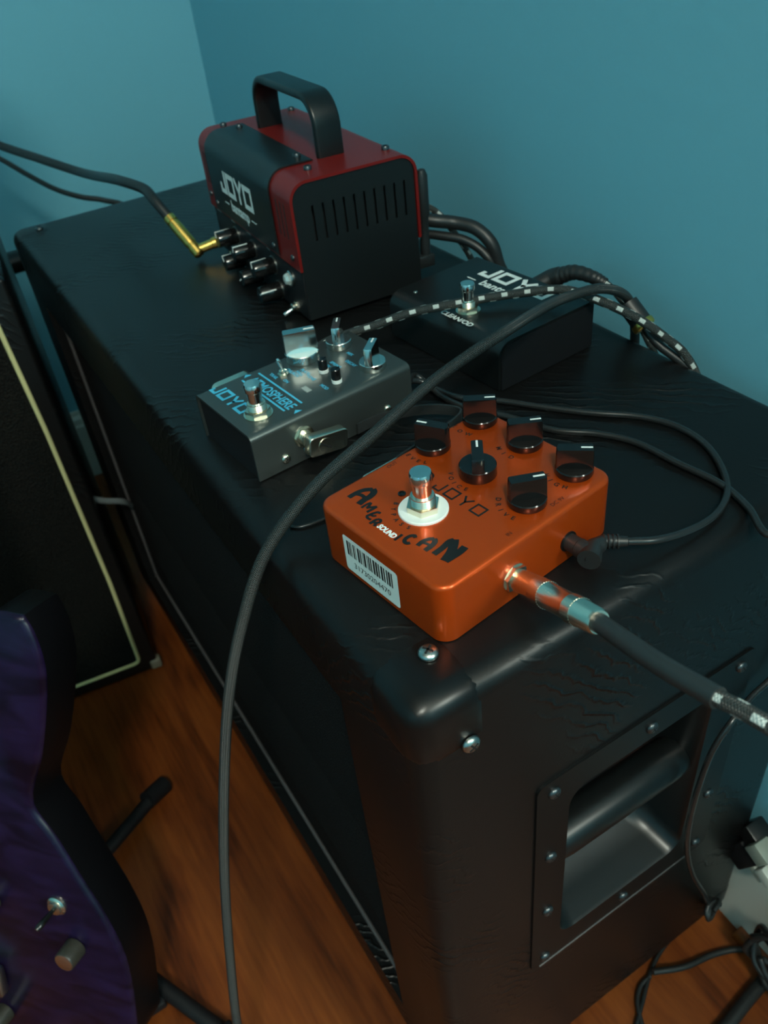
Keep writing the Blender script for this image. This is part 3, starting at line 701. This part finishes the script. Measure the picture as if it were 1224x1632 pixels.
for s, x in (('INPUT', -.086), ('GAIN', -.050), ('TONE', -.012), ('VOL', .034)):
    v, f = text(s, .0042); lt.add(v, f, 0, T(x, YF - .0004, .0425) @ RX(90))
lt.build('control_lettering', 'white', ap, 0)['kind'] = 'stuff'
# antenna on the rear panel
YB = PD/2 - .0015
an = MB().add(*bbox(.0925, .1030, YB - .001, YB + .0135, .0165, .0270, .0015, 2)).build('antenna_base', 'rubber', ap, 35)
MB().add(*lathe([(.0042, 0), (.0040, .013), (.0034, .016), (.0038, .030), (.0050, .034), (.0047, .064), (.0030, .068), (.0001, .069)], 18), X=T(.0980, YB + .0075, .0255) @ RY(1)).build('antenna', 'rubber', an, 40)
for x in (-.07, .07):
    for y in (-.035, .035): MB().add(*lathe([(.006, .0003), (.007, PB + .001)], 14), X=T(x, y, 0)).build('foot', 'rubber', ap)

# =================================================================== black footswitch unit
BW, BD, BH = .118, .0885, .0345
bx_, by_ = .2335, .192 + BW/2
bf = thing('footswitch_unit', 'low black footswitch box with white lettering beside the amp head', 'footswitch', (bx_, by_ + .0005, H), 4.8 - 90)
BFI = frame((bx_, by_ + .0005, H), 4.8 - 90).inverted()
def hump(d_, h_, rf, rb, n=6):
    return [(-d_/2, .0008)] + [(-d_/2 + rf - rf*math.cos(R(90*k/n)), h_ - rf + rf*math.sin(R(90*k/n))) for k in range(n+1)] + [(d_/2 - rb + rb*math.sin(R(90*k/n)), h_ - rb + rb*math.cos(R(90*k/n))) for k in range(n+1)] + [(d_/2, .0008)]
ho = hump(BD, BH, .011, .003); v, f = poly_prism(ho, -BW/2, BW/2)
MB().add([(z, x, y) for x, y, z in v], f).build('enclosure', 'plastic', bf, 35)
he = hump(BD - .004, BH - .002, .010, .002); v, f = poly_prism(he, BW/2, BW/2 + .0012); MB().add([(z, x, y) for x, y, z in v], f).build('end_plate', 'matte', bf, 35)
footswitch(bf, .0070, -.0245, BH, False, 0.88)
lg = MB(); zb = BH + .00012
jm, jw = joyo(.0165, .22, .14, .0); p = BFI @ pz(776, 440, H + BH); lg.add(jm.v, jm.f, 0, T(-.0345, .0205, zb) @ Matrix.Scale(1.0, 4))
lg.build('logo', 'white', bf, 0); lg = MB()
put_text(lg, 'bantamp', .0115, (-.0015, .0130), 0, zb, .0003)
v, f = stroke([(-.036, .0125), (-.027, .0125)], .0012, z=zb); lg.add(v, f)
lg.build('lettering', 'white', bf, 0); lg = MB()
put_text(lg, 'CLEAN/OD', .0064, (.0100, -.0375), 0, zb, .0002)
lg.build('lettering', 'white', bf, 0)
MB().add(*lathe([(.0024, 0), (.0024, .0008), (.0001, .0012)], 16), X=T(.002, .0035, BH)).build('indicator_light', 'lens', bf, 40)
for x, y in ((.045, -.030), (.045, .030), (-.045, -.030)): screw(bf, T(x, y, BH), .0016, 'steel')

# =================================================================== cables
def cable(name, pts, r, m_, label, cat='cable', seg=14, n=8, group=None, parts=None):
    o = tube(pts, r, seg, n).build(name, m_, None, 60); tag(o, label, cat, group); return o
def cable_thing(name, label, cat='cable', loc=(0, 0, 0)): return thing(name, label, cat, loc)

# main braided cable sweeping over the cabinet and down in front
P = [(.326, .20, H - .16), (.326, .195, H - .03), pxx(1003, 480, .306), pxx(960, 460, .276), pxx(900, 475, .246), pz(800, 532, H + .064), pz(700, 600, H + .050), pz(600, 688, H + .041),
     pz(500, 778, H + .030), pz(425, 878, H + .0065), pdep(387, 990, .455), pdep(366, 1100, .480), pdep(357, 1250, .520), pdep(358, 1400, .560), pdep(367, 1530, .600), pdep(378, 1632, .630),
     pdep(405, 1760, .70), (-.14, .10, .012), (-.22, .02, .006), (-.34, .0, .006)]
o = cable('braided_cable', P, .0034, 'braid', 'thick black braided cable sweeping across the pedals and hanging to the floor', 'cable', 18, 10)

# white-flecked instrument cable from the reverb pedal over the footswitch unit
P = [ATX @ Vector((-.0465, -.016, .0170)), ATX @ Vector((-.0465, .004, .0165)), ATX @ Vector((-.0470, .030, .0170)), ATX @ Vector((-.0480, .048, .022)), pz(600, 518, H + .034), pz(650, 500, H + .040), pz(740, 481, H + .0415), pz(830, 467, H + .0425), pz(900, 462, H + .045),
     pz(965, 483, H + .040), pz(1015, 507, H + .031), pz(1060, 538, H + .016), pz(1092, 566, H + .005), (.3235, .128, H - .03), (.3235, .12, H - .25)]
fc = thing('flecked_cable', 'black cable with white flecks running from the grey pedal over the footswitch box', 'cable', P[0])
def child_tube(parent, name, pts, r, m_, seg=14, n=8, **k):
    inv = frame(parent.location, math.degrees(parent.rotation_euler.z)).inverted()
    return tube([inv @ Vector(p) for p in pts], r, seg, n, **k).build(name, m_, parent, 60)
child_tube(fc, 'cord', P, .0031, 'fleck', 14, 10)
XF = Matrix.Translation(-P[0]) @ ATX @ T(-AW/2 - .004, -.0246, .0176) @ RY(-90)
MB().add(*lathe([(.0046, -.001), (.0046, .003)], 18), X=XF).add(*rsolid(.0150, .0300, .003, .0105, .005, .0009, .0004), X=XF @ T(.001, -.003, 0)).build('pancake_plug', 'nickel', fc, 30)

# instrument cable plugged into the orange pedal
A0 = AMX @ Vector((XR + .0042, -.0143, .0157)); A1 = pdep(955, 992, .334); dA = (A1 - A0).normalized(); LA = (A1 - A0).length
ic = thing('instrument_cable', 'cable with a chrome jack plug in the orange pedal', 'cable', A0)
ZA = Matrix.Translation(-A0) @ align(A0, A1)
def knurl(r_, z0, z1, X, parent):
    mb = MB(); n = 64; m_ = 12
    rings = [[((r_ + .00014 * (1 if (k + j) % 2 else -1)) * math.cos(2*math.pi*k/n), (r_ + .00014 * (1 if (k + j) % 2 else -1)) * math.sin(2*math.pi*k/n), z0 + (z1 - z0)*j/m_) for k in range(n)] for j in range(m_ + 1)]
    return mb.add(*loft(rings), X=X).build('knurled_band', 'nickel', parent, 5)
ra = .0063
pl = MB().add(*lathe([(.0048, .0003), (ra*.92, .001), (ra, LA*.25), (ra*1.02, LA*.26), (ra*1.02, LA*.40), (ra*.97, LA*.41), (ra*.97, LA*.68), (ra*1.02, LA*.69), (ra*1.02, LA*.80), (ra*.97, LA*.81), (ra*.92, LA*.98), (ra*.80, LA), (ra*.62, LA)], 36), X=ZA).build('jack_plug', 'nickel', ic, 30)
knurl(ra*1.035, LA*.265, LA*.395, ZA, pl); knurl(ra*1.035, LA*.695, LA*.795, ZA, pl)
B0 = A0 + dA * LA * .97; B1 = pdep(1050, 1058, .300); B2 = pdep(1145, 1113, .277)
child_tube(ic, 'cable_boot', [B0, B1, B2], .0041, 'grey_rubber', 18, 8)
child_tube(ic, 'cord', [B2 - (B2 - B1) * .05, pdep(1190, 1136, .268), pdep(1235, 1162, .260), pdep(1330, 1230, .262), pdep(1450, 1400, .32), (.30, -.33, .30), (.26, -.50, .006), (.05, -.7, .006)], .0031, 'fleck', 14, 8)

# patch cable: pancake plug in the grey pedal, flat lead into the orange one
pj = ATX @ Vector((AW/2 + .004, -.0246, .0176))
pc_ = thing('patch_cable', 'flat black patch cable with a pancake plug joining the two pedals', 'cable', pj, 5.26 - 90)
q = MB().add(*lathe([(.0046, -.001), (.0046, .003)], 20), X=RY(90)).build('plug_collar', 'nickel', pc_, 40)
v, f = rsolid(.0135, .0275, 0, .0068, .003, .0009, .0004); XP = T(.0025, .0095, -.0035) @ RX(-9) @ RY(90)
ph = MB().add(v, f, 0, XP).build('pancake_plug', 'nickel', pc_, 30)
MB().add(*lathe([(.0046, .0068), (.0046, .0072), (.0001, .0075)], 24), X=XP @ T(.0002, -.003, 0)).add(*box(-.0042, .0042, -.0006, .0006, .0072, .0078), 1, X=XP @ T(.0002, -.003, 0) @ RZ(60)).build('plug_screw', ['nickel', 'dark'], ph, 40)
flat = [(a, b) for a, b in rrect(.0016, .0072, .0007, 2)]
lead = [ATX @ Vector((AW/2 + .0085, .0085, .0110)), pz(600, 669, H + .0095), pz(650, 656, H + .0085), pz(700, 652, H + .0085), pz(735, 660, H + .010), AMX @ Vector((-XR - .022, .012, .012)), AMX @ Vector((-XR - .016, -.003, .0145))]
inv = frame(pj, 5.26 - 90).inverted()
mb = tube([inv @ Vector(p) for p in lead], 1, prof=[(b * .22, a * 4.4) for a, b in [(x_, y_) for x_, y_ in flat]], up=(0, 0, 1), smooth=8); mb.build('flat_lead', 'grey_rubber', pc_, 60)
XQ = inv @ AMX @ T(-XR - .0042, -.0143, .0157) @ RY(-90)
MB().add(*lathe([(.0046, 0), (.0046, .004)], 18), X=XQ).add(*rsolid(.0135, .0275, .004, .0105, .003, .0009, .0004), X=XQ @ T(0, .0075, 0)).build('pancake_plug', 'nickel', pc_, 30)

# power leads
zc_ = H + .0024
P = [ATX @ Vector((AW/2 - .006, AL/2 + .001, .013)), pz(661, 598, H + .010), pz(690, 617, H + .003), pz(735, 634, zc_), pz(800, 639, zc_), pz(860, 648, zc_), pz(940, 658, zc_), pz(1020, 664, zc_), pz(1075, 678, zc_), pz(1122, 706, zc_), pz(1150, 745, zc_), pz(1159, 785, H + .003),
     pz(1138, 822, H + .005), pz(1092, 848, H + .008), pz(1042, 861, H + .011), pz(1000, 863, H + .0125)]
dc = thing('power_lead', 'thin black power lead looping round to the orange pedal with an angled plug', 'cable', P[-1])
child_tube(dc, 'cord', P, .0021, 'rubber_shine', 12, 10)
S0 = AMX @ Vector((XR + .0006, .0247, .0134)); S1 = AMX @ Vector((XR + .0155, .0247, .0134)); S2 = pz(962, 863, H + .0128)
invd = Matrix.Translation(-P[-1])
dp = MB().add(*lathe([(.0046, 0), (.0046, .006), (.0050, .0065), (.0050, (S1 - S0).length)], 22), X=invd @ align(S0, S1)).build('plug_barrel', 'rubber', dc, 35)
e1 = S1 - (S1 - S0).normalized() * .0030
child_tube(dc, 'angled_body', [e1 + (S1 - S0).normalized() * .004 - (S2 - e1).normalized() * .004, e1.lerp(S2, .35), e1.lerp(S2, .7), S2, P[-1]], lambda t: .0058 - .0032 * t, 'rubber', 18, 6)
sr = MB()
for k in range(4):
    c_ = S2.lerp(P[-1], .0 + k * .2); dd = (P[-1] - S2).normalized(); v, f = lathe([(.0036, -.0005), (.0040 - k*.0001, 0), (.0036, .0005)], 16); sr.add(v, f, 0, invd @ align(c_, c_ + dd))
sr.build('strain_relief', 'rubber', dc, 40)
# second lead running off over the cabinet end and down to the floor
ye = -.0060
P = [ATX @ Vector((AW/2 - .014, AL/2 + .001, .013)), pz(672, 608, H + .008), pz(705, 632, H + .0025), pz(745, 650, zc_), pz(810, 664, zc_), pz(885, 686, zc_), pz(950, 691, zc_), pz(1010, 704, zc_), pz(1080, 738, zc_), pz(1150, 772, zc_), pz(1192, 808, zc_), pz(1226, 852, H + .003),
     Vector((.297, .004, H + .003)), Vector((.299, -.0050, H - .015)), pyy(1270, 1010, ye), pyy(1236, 1074, ye), pyy(1200, 1108, ye), pyy(1166, 1150, ye - .004), pyy(1138, 1192, ye - .004), pyy(1115, 1250, ye - .004), pyy(1100, 1305, ye - .004), pyy(1095, 1350, ye - .004), pyy(1103, 1392, ye - .003), pyy(1122, 1425, ye - .004), pyy(1130, 1444, ye - .008),
     pz(1118, 1452, .012), pz(1085, 1478, .008), pz(1052, 1518, .005), pz(1036, 1552, .005), pz(1022, 1605, .005), pz(1005, 1665, .005), pz(980, 1750, .005)]
dl = thing('power_lead', 'thin black power lead draped over the cabinet end down to the floor', 'cable', P[0])
child_tube(dl, 'cord', P, .0021, 'rubber_shine', 12, 10)
kn = P[24]; kk = MB()
for i in range(3):
    t_ = tube([kn + Vector((.009 * math.cos(a * .7 + i) , -.004 + .003 * math.sin(a + i), .006 * math.sin(a * .7 + i) + .001 * i)) - P[0] for a in range(10)], .0021, 8, 4); kk.add(t_.v, t_.f)
kk.build('tied_bundle', 'rubber', dl, 60)
# small black wire by the orange pedal corner
cable('thin_wire', [pz(462, 838, H + .0014), pz(475, 840, H + .0014), pz(493, 836, H + .0014), pz(512, 829, H + .0014), pz(530, 822, H + .0014)], .0010, 'rubber_shine', 'short thin black wire peeking out under the orange pedal', 'wire', 8)

# gold right-angle jack in the amp input
G0 = APX @ Vector((-.0880, YF - .0030, .0150)); G1 = APX @ Vector((-.0945, -.0800, .0095)); G2 = pxx(268, 345, G1.x - .010)
gc = thing('instrument_cable', 'black cable with a gold right-angle jack plugged into the red amp', 'cable', G1)
ig = Matrix.Translation(-G1)
MB().add(*lathe([(.0052, 0), (.0052, .010), (.0045, .0105), (.0045, (G1 - G0).length)], 22), X=ig @ align(G0, G1)).add(*lathe([(.0001, -.0062), (.004, -.006), (.0056, -.0045), (.0058, .004), (.0050, .0045), (.0050, .0075)], 22), X=ig @ align(G1, G2)).build('plug_elbow', 'gold', gc, 40)
LG = (G2 - G1).length
MB().add(*lathe([(.0056, .0075), (.0058, .010), (.0058, LG*.78), (.0050, LG*.79), (.0050, LG*.83), (.0058, LG*.84), (.0056, LG*.98), (.0040, LG)], 24), X=ig @ align(G1, G2)).build('plug_barrel', 'gold', gc, 35)
dG = (G2 - G1).normalized()
child_tube(gc, 'cord', [G2 - dG * .004, G2 + dG * .02, pxx(232, 303, G2.x - .006), pxx(195, 289, G2.x - .016), pdep(130, 275, .93), pdep(60, 252, .96), pdep(0, 232, .98), pdep(-90, 195, .99), pdep(-220, 160, .97), (-.60, .85, .50), (-.66, .80, .1), (-.66, .72, .006), (-.66, .50, .006)], .0050, 'rubber', 14, 8)
wl = lambda x, y: pdep(x, y, 1.07)
cable('thin_cable', [(-.75, .72, .006), (-.73, .80, .05), wl(-160, 175), wl(-60, 225), wl(0, 253), wl(45, 279), wl(90, 302), wl(130, 314), wl(165, 319), wl(210, 335), (.17, .90, .40), (.17, .88, .01)], .0034, 'rubber', 'thin black cable passing behind the far end of the long cabinet', 'cable', 12, 8)

# leads behind the amp head
xb = .2655
J0 = APX @ Vector((.050, PD/2 + .002, .032)); 
bc_ = [APX @ Vector((.058, PD/2 - .003, .050)), pxx(693, 352, .276), pxx(725, 355, .290), pxx(758, 364, .300), pxx(783, 388, .306), pxx(796, 425, .310), (.3225, .325, H - .03), (.3225, .31, H - .30)]
cable('speaker_cable', bc_, .0055, 'rubber', 'thick black cable curving from the rear of the red amp down the wall', 'cable', 14, 8)
cable('speaker_cable', [APX @ Vector((.050, PD/2 - .003, .036)), pxx(705, 376, .280), pxx(738, 382, .291), pxx(765, 397, .299), pxx(784, 420, .304), (.3235, .350, H - .03), (.3235, .345, H - .30)], .0038, 'rubber', 'thinner black cable beneath the thick one behind the red amp', 'cable', 12, 8)
cable('flecked_lead', [APX @ Vector((.020, PD/2 - .003, .060)), pxx(682, 330, .282), pxx(700, 342, .290), pxx(716, 360, .300), (.3230, .385, H - .02), (.3230, .38, H - .25)], .0028, 'fleck', 'white-flecked lead plugged in behind the red amp', 'cable', 12, 8)
# plug boot standing out behind the footswitch box
q0, q1, q2, q3 = pxx(848, 460, .278), pxx(880, 443, .290), pxx(915, 434, .297), pxx(948, 443, .302)
pb = thing('angled_plug', 'black plug with a ribbed boot behind the footswitch box', 'plug', q0)
child_tube(pb, 'plug_body', [q0, q0.lerp(q1, .5), q1, q1.lerp(q2, .35)], .0068, 'rubber', 18, 6)
child_tube(pb, 'ribbed_boot', [q1.lerp(q2, .3), q2, q3, pxx(965, 452, .305)], lambda t: (.0062 - .0025 * t) * (1 + .05 * math.sin(t * 60)), 'rubber', 16, 12)
child_tube(pb, 'cord', [pxx(962, 450, .305), pxx(985, 470, .311), (.3215, .168, H - .02), (.3215, .16, H - .22)], .0028, 'fleck', 12, 8)
g0, g1 = pxx(1000, 484, .300), pxx(1023, 515, .302)
gp_ = thing('gold_ring_plug', 'black barrel plug with a gold ring at the cabinet back edge', 'plug', g0)
child_tube(gp_, 'plug_barrel', [g0, g1], .0072, 'rubber', 20, 0)
dg = (g1 - g0).normalized(); MB().add(*lathe([(.0074, -.001), (.0080, .000), (.0080, .003), (.0072, .004)], 24), X=Matrix.Translation(-g0) @ align(g1, g1 + dg)).build('gold_ring', 'gold', gp_, 40)
child_tube(gp_, 'tip', [g1, g1 + dg * .016, Vector((.3215, g1.y - .045, H - .02)), Vector((.3215, g1.y - .05, H - .2))], .0030, 'rubber', 14, 6)

# grey strap between the two cabinets
P = [pyy(112, 786, .662), pyy(135, 792, .672), pyy(165, 798, .68), pyy(195, 799, .688), Vector((.010, .712, .222))]
tag(tube(P, 1, prof=[(b * .004, a * .0075) for a, b in rrect(1, 1, .4, 2)], up=(0, 0, 1)).build('strap', 'grey_strap', None, 60), 'grey strap strung between the two speaker cabinets', 'strap')

# cables on the floor by the baseboard
cable('floor_cable', [pz(1041, 1549, .012), pz(1090, 1541, .009), pz(1140, 1520, .006), pz(1180, 1513, .006), pz(1225, 1520, .006), pz(1300, 1545, .006), pz(1420, 1600, .006)], .0030, 'rubber', 'black cable crossing the floor toward the baseboard', 'cable', 12)
cable('floor_cable', [pz(1036, 1556, .005), pz(1022, 1570, .005), pz(1016, 1590, .005), pz(1018, 1612, .005), pz(1028, 1650, .005), pz(1040, 1720, .005)], .0022, 'rubber', 'black cable end bending beside the cabinet on the floor', 'cable', 12)
cable('floor_cable', [pz(1130, 1665, .0075), pz(1160, 1632, .0075), pz(1195, 1588, .0075), pz(1224, 1557, .0075), pz(1290, 1500, .0075), pz(1400, 1430, .0075)], .0062, 'rubber', 'thickest black cable lying on the wooden floor near the wall', 'cable', 14)
# coil against the baseboard
cc = []; c0 = Vector((.300, -.073, .050))
for k in range(40):
    a = k * .62; cc.append(c0 + Vector((.006 * math.sin(k * 1.7) - .012, .030 * math.cos(a) , .034 * math.sin(a) + .0008 * k)))
cable('coiled_cable', [pz(1213, 1513, .006), pz(1208, 1500, .010)] + cc + [Vector((.28, -.13, .006)), Vector((.25, -.22, .006))], .0028, 'rubber', 'tangled black cable coil heaped against the white baseboard', 'cable', 10, 4)
# power adapters on the baseboard
wx = .306
p0 = pxx(1203, 1368, wx)
pa = thing('power_adapter', 'black and pale grey power adapters plugged in above the baseboard', 'adapter', p0)
ip = Matrix.Translation(-p0)
for nm, px0, py0, off, mt_, (a, b, c) in (('adapter_body', 1191, 1356, 0, 'matte', (.010, .011, .016)), ('adapter_body', 1210, 1335, .002, 'plastic', (.010, .014, .009)), ('plug_block', 1215, 1357, -.006, 'adapter', (.008, .009, .009)), ('plug_block', 1209, 1384, -.004, 'adapter', (.006, .010, .005)), ('plug_block', 1224, 1395, -.006, 'white_trim', (.006, .008, .007))):
    pq = pxx(px0, py0, wx + off); MB().add(*bbox(-a, a, -b, b, -c, c, .002, 2), X=Matrix.Translation(pq - p0) @ RZ(RA) @ RX(25)).build(nm, mt_, pa, 35)

# =================================================================== purple guitar on its stand
gn = Vector((-.72, -.62, .29)).normalized(); gP = pdep(95, 1450, .70)
gu = Vector((0, 0, 1)).cross(gn).normalized(); gv = gn.cross(gu)
GM = Matrix.Identity(4)
for i in range(3): GM[i][0] = gu[i]; GM[i][1] = gv[i]; GM[i][2] = gn[i]; GM[i][3] = gP[i]
gt = thing('electric_guitar', 'dark purple electric guitar with black sides resting on a stand', 'guitar'); gt.matrix_world = GM
GI = GM.inverted()
def onface(x, y): p = GI @ ppl(x, y, gP, gn); return (p.x, p.y)
edge = [onface(*p) for p in ((31, 985), (45, 1008), (58, 1040), (67, 1080), (67, 1140), (60, 1214), (47, 1286), (81, 1335), (126, 1407), (166, 1470), (197, 1537), (213, 1632))]
bl = edge[-1]
rest = [(bl[0] - .004, bl[1] - .030), (bl[0] - .045, bl[1] - .058), (-.06, bl[1] - .070), (-.13, bl[1] - .070), (-.20, bl[1] - .055), (-.245, bl[1] - .01), (-.25, -.05), (-.225, .02), (-.195, .08), (-.19, .14), (-.205, .20), (-.195, .26), (-.165, .285), (-.135, .265), (-.115, .225), (-.085, .215),
        (-.045, .215), (-.030, .225), (-.022, .250), (-.008, .283)]
outl = [(p.x, p.y) for p in catmull([(x, y, 0) for x, y in edge + rest + [edge[0]]], 4)][:-1]
def inset(pts, d):
    n = len(pts); out = []
    for i in range(n):
        a = Vector(pts[i-1]); c = Vector(pts[(i+1) % n]); t_ = (c - a).normalized(); out.append((pts[i][0] + t_.y * d, pts[i][1] - t_.x * d))
    return out
area2 = sum(outl[i-1][0]*outl[i][1] - outl[i][0]*outl[i-1][1] for i in range(len(outl)))
sg = -1 if area2 > 0 else 1
o1 = inset(outl, .003 * sg)
th_ = .042; n = len(outl)
rings = [[(x, y, -th_) for x, y in o1], [(x, y, -th_ + .003) for x, y in outl], [(x, y, -.005) for x, y in outl]]
if area2 < 0: rings = [r_[::-1] for r_ in rings]
MB().add(*loft(rings)).build('body', 'guitar_black', gt, 45)
rings = [[(x, y, -.005) for x, y in outl], [(x, y, -.0015) for x, y in inset(outl, .0008 * sg)], [(x, y, 0) for x, y in inset(outl, .0045 * sg)]]
if area2 < 0: rings = [r_[::-1] for r_ in rings]
MB().add(*loft(rings)).build('flame_top', 'flame', gt, 60)
# neck and fretboard
nx = -.118
MB().add(*bbox(nx - .030, nx + .030, .12, .70, .001, .012, .003, 2)).add(*bbox(nx - .028, nx + .028, .20, .70, -.022, .001, .008, 3)).build('neck', 'fretboard', gt, 40)
MB().add(*bbox(nx - .038, nx + .038, .70, .88, -.014, .004, .004, 2)).build('headstock', 'guitar_black', gt, 40)
for k in range(22):
    yf = .70 - .62 * (1 - 2 ** (-(k + 1) / 12)); MB().add(*bbox(nx - .0295, nx + .0295, yf - .001, yf + .001, .0118, .0130, .0004, 1)).build('fret', 'steel', gt, 0)
for k in range(6):
    tube([(nx - .024 + k*.0096, -.105, .012), (nx - .021 + k*.0084, .70, .015)], .0005, 6, 0).build('string', 'steel', gt, 0)
for y in (-.02, .075): MB().add(*bbox(nx - .044, nx + .044, y - .019, y + .019, .0, .008, .003, 2)).build('pickup', 'plastic', gt, 40)
MB().add(*bbox(nx - .040, nx + .040, -.128, -.095, .0, .011, .003, 2)).build('bridge', 'steel', gt, 40)
kx, ky = onface(92, 1442)
X = T(kx, ky, 0)
ts = MB().add(*lathe([(.0092, 0), (.0092, .0020), (.0075, .0032), (.0066, .0032), (.0062, .0052), (.0046, .0056)], 26), X=X).build('selector_switch', 'nickel', gt, 35)
MB().add(*lathe([(.0016, .004), (.0028, .016), (.0030, .021), (.0018, .024), (.0001, .0242)], 14), X=X @ RX(14) @ RY(-10)).build('switch_tip', 'knob', ts, 40)
for x, y in ((122, 1508), (-12, 1432), (10, 1610)):
    kx, ky = onface(x, y); X = T(kx, ky, 0)
    kb = MB().add(*lathe([(.0098, .0008), (.0095, .016), (.0088, .0172)], 26), X=X).build('knob', 'smoke', gt, 35)
    MB().add(*lathe([(.0088, .0171), (.0070, .0176), (.0001, .0172)], 26), X=X).build('knob_cap', 'chrome', kb, 40)
# stand
sd = thing('guitar_stand', 'black tubular guitar stand with rubber feet under the purple guitar', 'stand', (-.262, .345, 0))
IS = Matrix.Translation((.262, -.345, 0))
def st_tube(name, pts, r_, m_='matte'): return tube([IS @ Vector(p) for p in pts], r_, 14, 6).build(name, m_, sd, 50)
hub = Vector((-.240, .372, .060))
f1 = pz(262, 1250, .010); f2 = Vector((-.128, .150, .010)); f3 = Vector((-.48, .40, .010))
for fp in (f1, f2, f3):
    dd = (fp - hub).normalized()
    st_tube('leg', [hub, hub.lerp(fp, .30) + Vector((0, 0, -.018)), hub.lerp(fp, .6) + Vector((0, 0, -.012)), fp - dd * .012], .0075)
    st_tube('rubber_foot', [fp - dd * .030, fp], .0108, 'matte')
st_tube('post', [hub + Vector((0, 0, -.02)), hub + Vector((-.005, .05, .12)), GM @ Vector((nx, .20, -.060)), GM @ Vector((nx, .46, -.055))], .0085)
for s in (-1, 1):
    st_tube('cradle_arm', [hub + Vector((0, 0, .0)), GM @ Vector((nx + s*.05, bl[1] - .082, -.060)), GM @ Vector((nx + s*.07, bl[1] - .083, -.015)), GM @ Vector((nx + s*.07, bl[1] - .079, .016))], .006)
for a, b in ((243, 1573), (240, 1600)):
    p_ = pz(a, b, .020); MB().add(*lathe([(.0032, -.003), (.0030, .001), (.0016, .0028), (.0001, .003)], 14), X=IS @ Matrix.Translation(p_)).build('rivet', 'steel', sd, 40)
b0, b1 = pz(243, 1570, .012), pz(240, 1608, .012)
MB().add(*bbox(min(b0.x, b1.x) - .006, max(b0.x, b1.x) + .006, min(b0.y, b1.y) - .006, max(b0.y, b1.y) + .006, .008, .0185, .002, 2), X=IS).build('bracket', 'matte', sd, 40)
